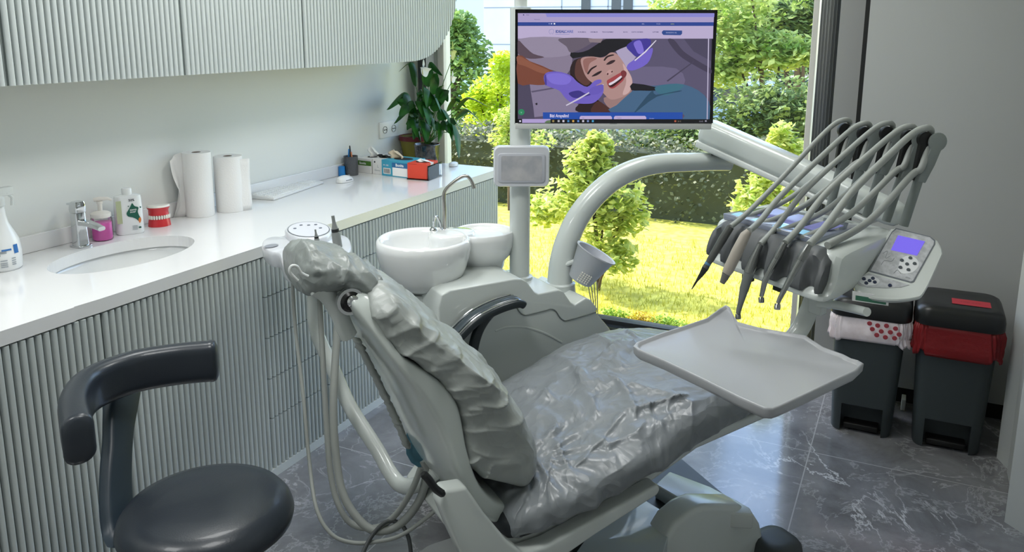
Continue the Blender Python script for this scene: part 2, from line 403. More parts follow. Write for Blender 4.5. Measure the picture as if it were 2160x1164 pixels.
def base_cabinet(y0, y1, kind, label):
    t = thing('base_cabinet', label, 'cabinet', ((XF + XL) / 2, (y0 + y1) / 2, 0), 'fluted base cabinets')
    mb = MB()
    mb.box((XL + .01, y0 + .001, .036), (XF - .026, y0 + .018, .70)); mb.box((XL + .01, y1 - .018, .036), (XF - .026, y1 - .001, .70))
    mb.box((XL + .01, y0 + .001, .70), (XL + .03, y1 - .001, .852)); mb.box((XL + .01, y0 + .001, .05), (XF - .026, y1 - .001, .066))
    mb.box((XF - .06, y0 + .001, .70), (XF - .026, y0 + .018, .852)); mb.box((XF - .06, y1 - .018, .70), (XF - .026, y1 - .001, .852))
    mb.build('body', mat('carcass', '2b2d2e', .6), t, smooth=False)
    MB().box((XL + .05, y0, 0), (XF, y1, .034)).build('plinth', white_plastic, t, smooth=False)
    g = .0018
    if kind == 'door': fluted('door', y0 + g, y1 - g, .036, .850, XF, t)
    elif kind == 'double':
        m_ = (y0 + y1) / 2; fluted('door', y0 + g, m_ - g, .036, .850, XF, t); fluted('door', m_ + g, y1 - g, .036, .850, XF, t)
    else:
        zs = [.036, .234, .39, .547, .703, .852]
        for a, b_ in zip(zs, zs[1:]): fluted('drawer', y0 + g, y1 - g, a + (0 if a < .1 else .002), b_ - .002, XF, t)
    return t
base_cabinet(.21, .853, 'door', 'fluted pale grey base cabinet at the near left edge, left of the washbasin')
base_cabinet(.853, 1.497, 'door', 'fluted pale grey base cabinet with one door, nearest in view under the washbasin')
base_cabinet(1.497, 2.141, 'door', 'fluted pale grey base cabinet with one door behind the black stool')
base_cabinet(2.141, 2.785, 'drawer', 'fluted pale grey cabinet of five drawers behind the hanging suction hoses')
base_cabinet(2.785, 3.42, 'drawer', 'fluted pale grey cabinet of five drawers behind the cuspidor')
base_cabinet(3.42, 3.992, 'door', 'fluted pale grey base cabinet at the window end of the counter')
def wall_cabinet(y0, y1, label, roundend=False):
    t = thing('wall_cabinet', label, 'cabinet', ((XU + XL) / 2, (y0 + y1) / 2, 1.485), 'fluted wall cabinets')
    z1 = 2.45
    if not roundend:
        MB().box((XL + .002, y0 + .004, 1.495), (XU - .026, y1 - .001, z1)).build('body', mat('carcass_grey', '8e9492', .5), t, smooth=False)
        fluted('door', y0 + .006, y1 - .004, 1.485, z1, XU, t)
    else:
        # far door whose bottom corner is rounded off
        fp = ribs_poly(y0 + .006, y1, XU)
        def zb(y):
            e = (y - (y1 - .50)) / .50
            return 1.485 if e <= 0 else 1.485 + .42 * (1 - sqrt(max(0, 1 - e ** 2.3)))
        v = []; fc = []; n_ = len(fp); fmi = []
        for x, y in fp: v += [(x, y, zb(y)), (x, y, z1), (XU - .0215, y, z1), (XU - .0215, y, zb(y))]
        for k in range(n_ - 1):
            a = 4 * k; c = a + 4
            fc += [(a, c, c + 1, a + 1), (a + 1, c + 1, c + 2, a + 2), (a + 2, c + 2, c + 3, a + 3), (a + 3, c + 3, c, a)]
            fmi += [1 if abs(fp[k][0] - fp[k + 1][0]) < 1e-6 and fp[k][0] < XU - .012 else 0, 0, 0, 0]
        fmi += [0, 0]
        fc += [(0, 1, 2, 3), (4 * n_ - 4, 4 * n_ - 3, 4 * n_ - 2, 4 * n_ - 1)]
        mk('door', v, fc, [flute, flute_groove], t, ang=50, mi=fmi)
        mb = MB(); ys = [y0 + .004 + (y1 - .03 - y0) * k / 24 for k in range(25)]; v = []; fc = []
        for y in ys: v += [(XL + .002, y, zb(y) + .01), (XU - .026, y, zb(y) + .01), (XU - .026, y, z1), (XL + .002, y, z1)]
        for k in range(24):
            a = 4 * k; c = a + 4
            fc += [(a + i, a + (i + 1) % 4, c + (i + 1) % 4, c + i) for i in range(4)]
        fc += [(0, 1, 2, 3), (96, 97, 98, 99)]
        mk('body', v, fc, mat('carcass_grey', '8e9492', .5), t, smooth=False)
wall_cabinet(.86, 1.507, 'fluted pale grey wall cabinet at the upper left edge')
wall_cabinet(1.507, 2.155, 'fluted pale grey wall cabinet above the washbasin')
wall_cabinet(2.155, 2.803, 'fluted pale grey wall cabinet above the paper towel rolls')
wall_cabinet(2.803, at(966, 0, 'x', XU).y, 'fluted pale grey wall cabinet with rounded lower corner above the potted plants', True)

# ------------------------------------------------------------------ worktop with the oval basin hole
quartz = mat('quartz_white', 'e6e6e6', .13, coat=.2)
BC = V((-2.385, 1.868, 0)); BA, BB = .262, .165    # basin centre, half length (y), half width (x)
mb = MB(); NS = 64
x0, x1, ya, yb = XL + .001, -2.035, .0, 4.03; zt, zb_ = .895, .855
oval = [(BC.x + BB * cos(2 * pi * k / NS), BC.y + BA * sin(2 * pi * k / NS)) for k in range(NS)]
def edge_pt(px, py):
    dx, dy = px - BC.x, py - BC.y; t = 1e9
    y0_, y1_ = BC.y - .45, BC.y + .45
    if dx > 0: t = min(t, (x1 - BC.x) / dx)
    if dx < 0: t = min(t, (x0 - BC.x) / dx)
    if dy > 0: t = min(t, (y1_ - BC.y) / dy)
    if dy < 0: t = min(t, (y0_ - BC.y) / dy)
    return (BC.x + dx * t, BC.y + dy * t)
outer = [edge_pt(*p) for p in oval]
v = [(x, y, zt) for x, y in oval] + [(x, y, zt) for x, y in outer] + [(x, y, zb_) for x, y in oval] + [(x, y, zb_) for x, y in outer]
fc = []
for k in range(NS):
    j = (k + 1) % NS
    fc += [(k, j, NS + j, NS + k), (2 * NS + k, 3 * NS + k, 3 * NS + j, 2 * NS + j), (k, 2 * NS + k, 2 * NS + j, j), (NS + k, NS + j, 3 * NS + j, 3 * NS + k)]
mb.add(v, fc)
for a, b_ in ((ya, BC.y - .45), (BC.y + .45, yb)): mb.box((x0, a, zb_), (x1, b_, zt))
wt = mb.build('worktop', quartz, smooth=False)
tag(wt, 'long glossy white quartz worktop with an oval basin cut-out running along the left wall', 'worktop')
tag(MB().box((XL + .001, ya, .8955), (XL + .014, 4.03, .955)).build('backsplash', quartz, smooth=False, bevel=.002), 'low white stone upstand along the wall behind the worktop', 'backsplash')
# undermount basin
t = thing('washbasin', 'oval white undermount washbasin set in the worktop below the chrome tap', 'washbasin', (BC.x, BC.y, .70))
rings = []
for k in range(15):
    q = k / 14; s_ = 1.02 - .02 * q; dz = 0
    rr_ = cos(q * pi / 2) ** .45 if q < 1 else 0.0
    zz = .854 - .13 * sin(q * pi / 2) ** .9
    rr_ = max(rr_, .12)
    rings.append([V((BC.x + (BB + .012) * rr_ * cos(2 * pi * j / NS), BC.y + (BA + .012) * rr_ * sin(2 * pi * j / NS), zz)) for j in range(NS)])
MB().loft(rings, caps=False).build('bowl', ceramic, t, ang=60, solid=.006)
MB().lathe([(.0, .0), (.026, 0), (.028, .002), (.022, .005), (0.001, .005)], (BC.x, BC.y, .7245), caps=False).build('drain', chrome, t)

# ================================================================== THINGS ON THE WORKTOP
ZT = .8955
# ---- spray bottle at the left edge
def spray():
    c = V((-2.56, 1.568, ZT)); t = thing('spray_bottle', 'white spray bottle with blue and green label at the left end of the worktop', 'bottle', c)
    prof = [(.001, 0), (.044, 0), (.05, .008), (.051, .06), (.047, .095), (.036, .12), (.022, .15), (.017, .175), (.015, .20), (.015, .21)]
    MB().lathe(prof, c, 28, sx=.78, sy=1.0).build('body', mat('bottle_white', 'eef0f0', .25, coat=.3), t, ang=60)
    mb = MB(); mb.lathe([(.018, .205), (.018, .23), (.014, .235), (.012, .24)], c, 20)
    mb.box((-.012, -.02, .235), (.012, .045, .262), lambda p: c + p); mb.build('spray_head', white_plastic, t, bevel=.003)
    MB().tube([c + V((0, .03, .24)), c + V((0, .045, .225)), c + V((0, .042, .20))], .005, 8).build('trigger', white_plastic, t)
    # label facing the room, wrapped on the body
    lb = MB(); lb.cur = 0
    def band(mb_, a0, a1, z0, z1, r=1.012):
        n_ = 8; v = []
        for z in (z0, z1):
            R = .0515 if z < .07 else .049
            for k in range(n_ + 1):
                a = a0 + (a1 - a0) * k / n_; v.append(c + V((R * .78 * r * cos(a), R * r * sin(a), z)))
        mb_.add(v, [(k, k + 1, n_ + 2 + k, n_ + 1 + k) for k in range(n_)])
    m_ = [mat('label_blue', '2d6fb5', .5), mat('label_green', '1c5a3c', .5), mat('label_grey', '9aa2aa', .5)]
    band(lb, -.62, -.05, .068, .073, 1.02); band(lb, .1, .42, .055, .083); lb.cur = 1; band(lb, -1.05, -.72, .052, .078); lb.cur = 2
    for z in (.016, .022, .028, .036, .060, .064): band(lb, -.75, -.35, z, z + .0025)
    for z in (.02, .026, .033, .04): band(lb, -.1, .15, z, z + .0025)
    lb.build('label', m_, t)
spray()
# ---- tap
def tap():
    c = V((-2.575, 1.868, ZT)); t = thing('basin_tap', 'chrome single-lever tap behind the oval washbasin', 'tap', c)
    c = V((-2.600, 1.862, ZT))
    MB().prism(rrect(.058, .052, .006, 3, (c.x, c.y)), ZT, ZT + .006).build('base_plate', chrome, t, bevel=.001)
    mb = MB(); rings = []
    for z, r, w in ((.006, .021, .023), (.02, .0205, .0225), (.10, .019, .021), (.122, .0185, .0205)):
        rings.append([V((c.x + a, c.y + b_, ZT + z)) for a, b_ in rrect(r * 2, w * 2, .009, 4)])
    mb.loft(rings); mb.build('body', chrome, t, ang=30)
    mb = MB(); rings = []
    for k in range(8):
        q = k / 7; x = .012 + .105 * q; z = .088 - .012 * q + .004 * sin(q * pi); w = .018 - .004 * q; h = .010 - .003 * q
        rings.append([V((c.x + x, c.y + a, ZT + z + b_)) for a, b_ in rrect(2 * w, 2 * h, .006, 4)])
    mb.loft(rings); mb.build('spout', chrome, t, ang=30)
    mb = MB(); rings = []
    for z, dx, r in ((.124, 0, .0205), (.135, 0, .0215), (.152, .002, .021), (.162, .004, .017)):
        rings.append([V((c.x + dx + a, c.y + b_, ZT + z)) for a, b_ in rrect(r * 2, r * 2, .008, 4)])
    mb.loft(rings); mb.build('lever', chrome, t, ang=30)
    MB().box((-.045, -.009, .146), (-.015, .009, .153), lambda p: c + p).build('lever_tip', chrome, t, bevel=.002)
tap()
# ---- soap dispenser
def soap():
    c = V((-2.615, 1.962, ZT)); t = thing('soap_dispenser', 'clear pump bottle half full of bright pink soap behind the tap', 'soap dispenser', c)
    MB().lathe([(.001, .002), (.030, .002), (.033, .006), (.0335, .065), (.001, .0655)], c, 28).build('soap', mat('pink_soap', 'ff7ad4', .3), t, ang=50)
    gm_ = glassmat('clear_plastic', (.985, .985, .985), .8)
    MB().lathe([(.032, .0), (.036, .004), (.037, .03), (.037, .075), (.034, .083), (.031, .088)], c, 28, caps=False).build('jar', gm_, t, ang=60)
    w_ = mat('pump_white', 'e9e4dd', .35)
    MB().lathe([(.033, .084), (.034, .087), (.034, .098), (.026, .103), (.012, .107), (.008, .108), (.008, .132), (.010, .133), (.010, .142), (.001, .143)], c, 28).build('pump_collar', w_, t, ang=40)
    mb = MB(); mb.tube([c + V((-.012, -.014, .148)), c + V((0, 0, .150)), c + V((.018, .022, .150)), c + V((.026, .031, .143))], [.007, .009, .006, .005], 10)
    mb.build('pump_head', w_, t)
soap()
# ---- detergent bottle with green splash label
def deterg():
    c = V((-2.61, 2.075, ZT)); t = thing('detergent_bottle', 'squat white bottle with a dark green and orange splash label beside the pink soap', 'bottle', c)
    ey = V((.48, .877, 0)); ex = V((.877, -.48, 0))      # ey: along the face, ex: towards the room
    rings = []
    for z, s_ in ((0, .93), (.004, 1), (.09, .985), (.135, .95), (.144, .90), (.148, .55), (.149, .4)):
        rings.append([c + ex * b_ + ey * a + V((0, 0, z)) for a, b_ in rrect(.098 * s_, .058 * s_, .022 * s_, 5)])
    MB().loft(rings).build('body', mat('bottle_white'), t, ang=50)
    MB().lathe([(.018, .147), (.018, .168), (.015, .172), (.001, .172)], c, 22).build('cap', mat('bottle_white'), t, ang=40)
    p = Paint(c + ex * .0305, ey, V((0, 0, 1)))
    g = mat('label_dkgreen', '1f5f4e', .5)
    p.poly([(-.046, .045), (-.028, .045), (-.028, .13), (-.046, .13)], mat('label_pale', 'b9c29c', .5))
    p.poly([(-.006, .092), (.004, .108), (.010, .118), (.018, .106), (.030, .100), (.027, .085), (.030, .070), (.036, .056), (.030, .046), (.020, .056), (.008, .064), (-.008, .070), (-.012, .082)], g, 5)
    p.poly([(.030, .04), (.036, .05), (.034, .062), (.027, .055)], mat('label_orange', 'e0803c', .5), 4)
    p.circ(.037, .10, .003, g, 8); p.circ(-.004, .108, .0022, g, 8); p.circ(.03, .024, .005, g, 10, .0035)
    wl = mat('label_white', 'f4f4f4', .5); p.text('HAND', .000, .090, .006, wl, bold=.02); p.text('SOAP', .000, .082, .006, wl, bold=.02)
    dk = mat('label_dark', '2a2d30', .5); p.text('50% ', -.002, .126, .009, dk, bold=.03)
    for k in range(3): p.rect(.004, .030 - k * .006, .022, .0325 - k * .006, mat('label_grey'))
    p.build('label', t)
deterg()
# ---- teeth model
def teeth():
    c = V((-2.60, 2.205, ZT)); t = thing('teeth_model', 'red and white dental teeth model beside the paper towel roll', 'dental model', c)
    red = mat('gum_red', 'cf2f36', .3, coat=.3); iv = mat('tooth_ivory', 'f0ece2', .3, coat=.3)
    d = V((.86, -.51, 0)); s_ = V((.51, .86, 0))
    def arch(r, z0, z1, r2):
        n_ = 18; rings = []
        for z, rr in ((z0, r), (z0 + (z1 - z0) * .5, r * .95), (z1, r2)):
            rings.append([c + s_ * (rr * 1.05 * cos(a)) + d * (rr * .95 * sin(a) - .012) + V((0, 0, z)) for a in [pi * k / n_ for k in range(n_ + 1)]])
        return rings
    MB().loft(arch(.033, 0, .026, .029)).build('lower_gum', red, t, ang=50)
    MB().loft(arch(.029, .036, .062, .034)).build('upper_gum', red, t, ang=50)
    MB().loft(arch(.034, .0622, .068, .031)).build('plaster_top', iv, t, ang=50)
    MB().box((-.03, -.012, .0), (.03, .004, .06), lambda p: c + s_ * p.x + d * p.y * .6 + V((0, 0, p.z)) - d * .012).build('hinge_block', red, t, bevel=.002)
    for row, (z, h) in enumerate(((.0262, .009), (.0362, -.009))):
        for k in range(12):
            a = pi * (k + .8) / 12.6; q = c + s_ * (.0315 * cos(a)) + d * (.0285 * sin(a) - .012) + V((0, 0, z + h / 2))
            mb = MB(); tn = (s_ * -sin(a) + d * cos(a)).normalized(); nn = (s_ * cos(a) + d * sin(a)).normalized()
            rings = []
            for zz, w in ((-abs(h) / 2 - .002, .8), (0, 1.05), (abs(h) / 2, .75)):
                rings.append([q + tn * (.0033 * w * cos(b_)) + nn * (.0027 * w * sin(b_)) + V((0, 0, zz)) for b_ in [2 * pi * i / 8 for i in range(8)]])
            mb.loft(rings).build('tooth', iv, t, ang=60)
teeth()
bpy.data.objects['teeth_model'].scale = (1.22, 1.22, 1.22)
# ---- paper rolls
def roll(c, r, h, tail, label, skew=0):
    t = thing('paper_towel_roll', label, 'paper towels', c, None)
    pm = mat('paper_towel', 'f1f0ee', .85, bump=(140, .12))
    MB().lathe([(.019, 0), (r * .985, 0), (r, .004), (r, h - .004), (r * .985, h), (.019, h), (.019, 0)], c, 40, caps=False).build('paper_roll', pm, t, ang=50)
    MB().lathe([(.019, .001), (.019, h - .001), (.0165, h - .001), (.0165, .001), (.019, .001)], c, 20, caps=False).build('core', mat('cardboard', '6b5a4a', .8), t, ang=50)
    if tail:
        n_, m_ = 18, 10; v = []
        for j in range(m_ + 1):
            z = h * j / m_
            for i in range(n_ + 1):
                q = i / n_
                p = c + V((-r * .75 - .012 * sin(q * 2.5), -r * .65 - q * tail[0], 0)) + V((.006 * sin(q * 6 + z * 14), 0, z * (1 - .10 * q) + tail[1] * q))
                p.x += .02 * q * (1 - 2 * abs(j / m_ - .5)) + .006 * sin(9 * z / h + 5 * q); p.y += .010 * sin(z / h * 5) * q
                v.append(p)
        w = n_ + 1
        mk('loose_sheet', v, [(j * w + i, j * w + i + 1, (j + 1) * w + i + 1, (j + 1) * w + i) for j in range(m_) for i in range(n_)], pm, t, ang=80, solid=.0006)
roll(V((-2.607, 2.415, ZT)), .056, .262, (.05, .0), 'tall roll of white paper towel with its loose sheet trailing to the left')
def roll2():
    roll(V((-2.567, 2.543, ZT)), .058, .232, None, 'white paper towel roll with its end flap open, right of the taller roll')
roll2()
flap = MB(); v = []
for j in range(9):
    for i in range(9):
        q = i / 8; v.append(V((-2.567 + .058 * cos(-1.2 + q * .9) + .016 * q + .002 * sin(j), 2.543 + .058 * sin(-.9 + q * 1.6) + .012 * q, ZT + .001 + .222 * j / 8 - .004 * q)))
fl = mk('loose_sheet', v, [(j * 9 + i, j * 9 + i + 1, (j + 1) * 9 + i + 1, (j + 1) * 9 + i) for j in range(8) for i in range(8)], mat('paper_towel'), [o for o in bpy.data.objects if o.name.startswith('paper_towel_roll')][-1], ang=80, solid=.0008)
# ---- keyboard, mouse
def keyboard():
    p0 = at(578, 423, 'z', ZT); p1 = at(712, 377, 'z', ZT); ax = (p1 - p0); ax.z = 0; Ln = ax.length; ax.normalize(); bx = V((-ax.y, ax.x, 0))
    Ln = .44; W = .125; o = p0
    t = thing('keyboard', 'slim white computer keyboard lying along the wall behind the mouse', 'keyboard', o + ax * Ln / 2 + bx * W / 2)
    F = lambda p: o + ax * p.x + bx * p.y + V((0, 0, p.z))
    mb = MB(); mb.add([F(V(q)) for q in [(0, 0, 0), (Ln, 0, 0), (Ln, W, 0), (0, W, 0), (0, 0, .011), (Ln, 0, .011), (Ln, W, .022), (0, W, .022)]], [(0, 1, 2, 3), (4, 5, 6, 7), (0, 1, 5, 4), (1, 2, 6, 5), (2, 3, 7, 6), (3, 0, 4, 7)])
    mb.build('case', mat('keyboard_white', 'e9e9e7', .4), t, bevel=.003)
    km = mat('key_white', 'f2f2f0', .5); lt = mat('key_legend', '8c8f92', .5)
    for r in range(5):
        x = .012; ws = [.0165] * 15
        if r == 0: ws = [.022, .018, .018, .095, .018, .018, .022, .017, .017, .017]
        for w in ws:
            y = .012 + r * .0205; z = .011 + (y / W) * .011
            mb = MB(); mb.box((x, y, z), (x + w - .002, y + .018, z + .003), F); mb.build('key', km, t, smooth=False); x += w + .0018
        for k in range(4 if r else 3):
            x2 = .325 + k * .0245; mb = MB(); y = .012 + r * .0205; z = .011 + (y / W) * .011
            mb.box((x2, y, z), (x2 + .021, y + .018, z + .003), F); mb.build('key', km, t, smooth=False)
    pt = Paint(F(V((0, 0, .0155 + .0005))), ax, (bx * W + V((0, 0, .011))).normalized())
    for k in range(14): pt.rect(.016 + k * .0183, .014 + .0205 * 2, .019 + k * .0183, .018 + .0205 * 2, lt)
    pt.build('key_marks', t)
keyboard()
def mouse():
    c = at(728, 383, 'z', ZT); t = thing('mouse', 'white computer mouse at the right end of the keyboard', 'mouse', c)
    ax = V((.1, 1, 0)).normalized(); bx = V((-ax.y, ax.x, 0))
    rings = []
    for k in range(13):
        q = k / 12; u = -.052 + .104 * q; w = .029 * sqrt(max(.02, 1 - ((q - .48) / .53) ** 2 * .96)); h = .034 * sqrt(max(.03, 1 - ((q - .4) / .62) ** 2))
        rings.append([c + ax * u + bx * (w * cos(a)) + V((0, 0, max(.001, h * sin(a)))) for a in [pi * i / 12 for i in range(13)]])
    MB().loft(rings).build('shell', mat('mouse_white', 'eeeeec', .3, coat=.3), t, ang=60)
    MB().lathe([(.001, -.003), (.006, -.003), (.007, 0), (.006, .003), (.001, .003)], c + ax * .028 + V((0, 0, .026)), 12, axis=bx).build('scroll_wheel', mat('grey_mid', '7b7d80', .5), t)
    MB().box((-.0295, -.02, .010), (.0295, .02, .0125), lambda p: c + bx * p.x + ax * p.y + V((0, 0, p.z))).build('side_groove', mat('grey_mid'), t, smooth=False)
mouse()
# ---- pencil cup
def cup():
    c = V((-2.64, 3.475, ZT)); t = thing('pencil_cup', 'grey metal mesh pencil cup in front of the wall beside the tissue boxes', 'pencil cup', c)
    MB().lathe([(.001, 0), (.036, 0), (.037, .004), (.037, .098), (.038, .1), (.035, .1), (.034, .004), (.001, .004)], c, 30, caps=False).build('cup_wall', mat('mesh_metal', '6d6e70', .35, metal=.7, bump=(300, .5)), t, ang=50)
    def pen(a, tilt, h, m, lab, cat):
        d = V((cos(a) * tilt, sin(a) * tilt, 1)).normalized(); b0 = c + V((-cos(a) * .015, -sin(a) * .015, .006)); e = b0 + d * h
        o = MB().tube([b0, b0 + d * (h * .8), e - d * .004, e], [.0042, .0042, .0036, .0015], 10).build('pen', m, None); tag(o, lab, cat)
    pen(2.6, .16, .150, mat('pen_black', '15161a', .3), 'black pen leaning left in the mesh pencil cup', 'pen')
    pen(3.4, .10, .118, mat('pen_orange', 'd0805a', .4), 'orange pencil standing in the mesh pencil cup', 'pencil')
    pen(.4, .05, .132, mat('pen_blue', '2f7fc4', .3), 'blue pen standing upright in the mesh pencil cup', 'pen')
    pen(5.3, .10, .122, mat('pen_ltblue', '5aa4d8', .3), 'light blue pen leaning right in the mesh pencil cup', 'pen')
    mb = MB(); mb.lathe([(.001, 0), (.018, 0), (.019, .004), (.017, .05), (.001, .054)], V((-2.663, 3.425, ZT)), 18)
    tag(mb.build('tape_dispenser', mat('blue_plastic', '2b86cf', .3), ang=50), 'small bright blue plastic pot half hidden left of the pencil cup', 'pot')
cup()
# ---- tissue and glove boxes
def carton(corner, ang, L, W, H, col, label, cat, tissue=None, front=None, opentop=True, side=None):
    """corner: nearest lower corner; ex runs along the front face to the right"""
    ex = V((cos(ang), sin(ang), 0)); ey = V((-ex.y, ex.x, 0)); c = V(corner); F = lambda p: c + ex * p.x + ey * p.y + V((0, 0, p.z))
    t = thing('tissue_box' if 'tissue' in cat else 'glove_box', label, cat, c + ex * L / 2 + ey * W / 2)
    MB().box((0, 0, 0), (L, W, H), F).build('carton', col, t, smooth=False, bevel=.0012)
    p = Paint(F(V((0, 0, 0))) - ey * .0004, ex, V((0, 0, 1)))
    if front: front(p, L, H); p.build('print', t)
    if side:
        p = Paint(F(V((L + .0004, 0, 0))), ey, V((0, 0, 1))); side(p, W, H); p.build('side_print', t)
    if opentop:
        p = Paint(F(V((0, 0, H + .0006))), ex, ey); p.poly([(L * .5 + L * .33 * cos(a), W * .5 + W * .26 * sin(a)) for a in [2 * pi * k / 20 for k in range(20)]], mat('hole_dark', '202020', .8)); p.build('opening', t)
    if tissue:
        cx, cy, hh, w, tm, nm = tissue; v = []; N = 10; random.seed(int(cx * 1000) + 3)
        for j in range(N + 1):
            for i in range(N + 1):
                a = (i / N - .5); b_ = j / N
                q = V((cx + a * w * (1 - .55 * b_ ** 2) + .012 * sin(b_ * 5), cy + .016 * sin(a * 9 + b_ * 3) * (1 - b_ * .4), H - .004 + hh * b_ * (1 - .9 * a * a)))
                q += V(noise.noise_vector(V((q.x * 40, q.y * 40, q.z * 40)))) * .004
                v.append(F(q))
        n_ = N + 1; mk(nm, v, [(j * n_ + i, j * n_ + i + 1, (j + 1) * n_ + i + 1, (j + 1) * n_ + i) for j in range(N) for i in range(N)], tm, t, ang=70, solid=.001)
    return t
boxw = mat('carton_white', 'e6e4e2', .6); blue = mat('carton_blue', '3f9fbd', .5); red = mat('carton_red', 'e04a35', .45)
tissue_m = mat('tissue_white', 'f6f6f4', .85); glove_m = mat('glove_cream', 'd8c7ae', .7); glove_b = mat('glove_black', '17191a', .5)
wht = mat('label_white', 'f4f4f4', .5); grn = mat('print_green', '4d7a2e', .5); dkb = mat('print_navy', '2b6ca0', .5); gry = mat('label_grey', '9aa2aa', .5)
a0 = -.08
def f1(p, L, H):
    p.rect(0, H * .52, L, H * .84, grn); p.text('Bonita', L * .12, H * .60, .013, wht, bold=.02)
carton((-2.655, 3.555, ZT), a0, .092, .16, .078, boxw, 'white and green tissue box with a tissue sticking up, next to the pencil cup', 'tissue box', (.05, .07, .062, .075, tissue_m, 'tissue'), f1)
def f2(p, L, H):
    p.circ(L * .25, H * .8, .005, mat('label_dark', '2a2d30', .5)); p.text('L', L * .5, H * .45, .016, gry); p.text('Gloves', L * .22, H * .22, .010, gry)
carton((-2.556, 3.548, ZT), a0, .066, .16, .082, boxw, 'plain white glove box marked L with black glove showing, between green and blue boxes', 'glove box', (.03, .06, .02, .10, glove_b, 'glove'), f2)
def f3(p, L, H):
    p.rect(0, 0, L, H, blue); p.rect(L * .06, H * .12, L * .34, H * .5, boxw)
    for k in range(9): p.rect(L * .085 + k * L * .026, H * .17, L * .085 + k * L * .026 + L * .012, H * .45, mat('label_dark'))
    p.rect(L * .42, H * .06, L * .98, H * .58, wht); p.rect(L * .40, H * .58, L, H * .88, dkb); p.text('Bonita', L * .54, H * .66, .015, wht, bold=.03)
    p.text('M 100', L * .07, H * .62, .010, wht)
carton((-2.487, 3.535, ZT), a0, .172, .15, .084, blue, 'blue and white box with barcode and cream gloves bulging from its top', 'glove box', (.03, .08, .048, .10, glove_m, 'glove'), f3)
def f4(p, L, H):
    p.rect(L * .05, H * .93, L * .5, H * .95, mat('print_darkred', '9c2a1c', .5))
def s4(p, W, H):
    p.poly([(W * .18, H * .25), (W * .30, H * .2), (W * .5, H * .6), (W * .62, H * .97), (W * .38, H * .97), (W * .30, H * .55)], mat('torn_white', 'efe4e0', .7), 4)
carton((-2.305, 3.50, ZT + .006), .10, .108, .135, .078, red, 'torn bright red tissue box at the right end of the row of boxes', 'tissue box', (.06, .06, .018, .09, tissue_m, 'tissue'), f4, side=s4)
tray_m = glassmat('acrylic', (.9, .92, .93), 1.5)
o = MB().box((0, 0, 0), (.125, .165, .004)).box((.119, 0, .004), (.123, .165, .075)).build('acrylic_stand', glassmat('acrylic_grey', (.96, .97, .97), 1.0), smooth=False)
o.location = V((-2.312 + .0625, 3.495 + .0825, ZT + .001)); WP[o] = o.location.copy(); o.rotation_euler.z = .10
tag(o, 'clear acrylic stand under and beside the red tissue box', 'stand')
# ---- double socket on the wall
t = thing('wall_socket', 'white double wall socket above the worktop behind the plants', 'socket', (XL, 3.90, 1.08))
MB().box((XL, 3.805, 1.045), (XL + .009, 3.985, 1.135)).build('plate', mat('socket_white', 'e4e4e0', .35), t, bevel=.002)
for y in (3.852, 3.938):
    MB().lathe([(.001, .0), (.017, .0), (.019, .004), (.021, .004), (.021, 0)], (XL + .0085, y, 1.09), 20, axis=(1, 0, 0)).build('outlet', mat('socket_grey', '9b9d98', .5), t)
    for dz in (-.008, .008):
        MB().lathe([(.0025, .0), (.0025, .0055), (.0001, .0056)], (XL + .0085, y + dz, 1.09), 8, axis=(1, 0, 0)).build('pin_hole', black_m, t)
o = MB().lathe([(.001, 0), (.02, 0), (.024, .004), (.022, .018), (.012, .024), (.001, .024)], (-2.30, 3.96, ZT), 18, sy=1.5).build('soap_dish', white_plastic, ang=50)
tag(o, 'small white dish at the far end of the worktop beside the window', 'dish')
# ---- plants
leaf_d = leafmat('spathe_leaf', '0f3a12', '2b6a22', .25, 9)
leaf_stem = mat('stem_green', '3c6b2c', .5)
def leaf_mesh(mb, base, tip, mid, width, twist=0.0):
    """arching leaf: stalk base -> mid -> tip, blade on the outer part"""
    P_ = spl([base, mid, tip], 7); n_ = len(P_)
    w_ = [0] * n_
    rows = []
    for i, p in enumerate(P_):
        tq = i / (n_ - 1); t_ = (P_[min(i + 1, n_ - 1)] - P_[max(i - 1, 0)]).normalized()
        sd = t_.cross(V((0, 0, 1))); sd = (sd if sd.length > .05 else V((1, 0, 0))).normalized(); nn = sd.cross(t_)
        sd = (sd * cos(twist) + nn * sin(twist))
        w = width * 1.55 * (sin(pi * min(1, max(0, tq)) ** .8) ** .8) * (1 - .25 * tq)
        rows.append([p + sd * (w * s_) + nn * (-abs(s_) * w * .35) for s_ in (-1, -.5, 0, .5, 1)])
    v = [q for r in rows for q in r]
    mb.add(v, [(i * 5 + j, i * 5 + j + 1, (i + 1) * 5 + j + 1, (i + 1) * 5 + j) for i in range(n_ - 1) for j in range(4)])
def plant_pot(c, r1, r2, h, m, mrim, t):
    MB().lathe([(.001, 0), (r1, 0), (r2, h * .85), (r2 * .96, h * .97), (r2 * .9, h * .9), (.001, h * .88)], c, 28).build('pot', m, t, ang=45)
    MB().lathe([(r2 * 1.01, h * .82), (r2 * 1.06, h * .83), (r2 * 1.06, h), (r2 * .97, h), (r2 * .97, h * .84)], c, 28, caps=False).build('pot_rim', mrim, t, ang=45)
    MB().lathe([(.001, 0), (r2 * .93, 0), (.001, .012)], c + V((0, 0, h * .88)), 20).build('soil', mat('soil', '2b2119', .9, bump=(90, .8)), t)
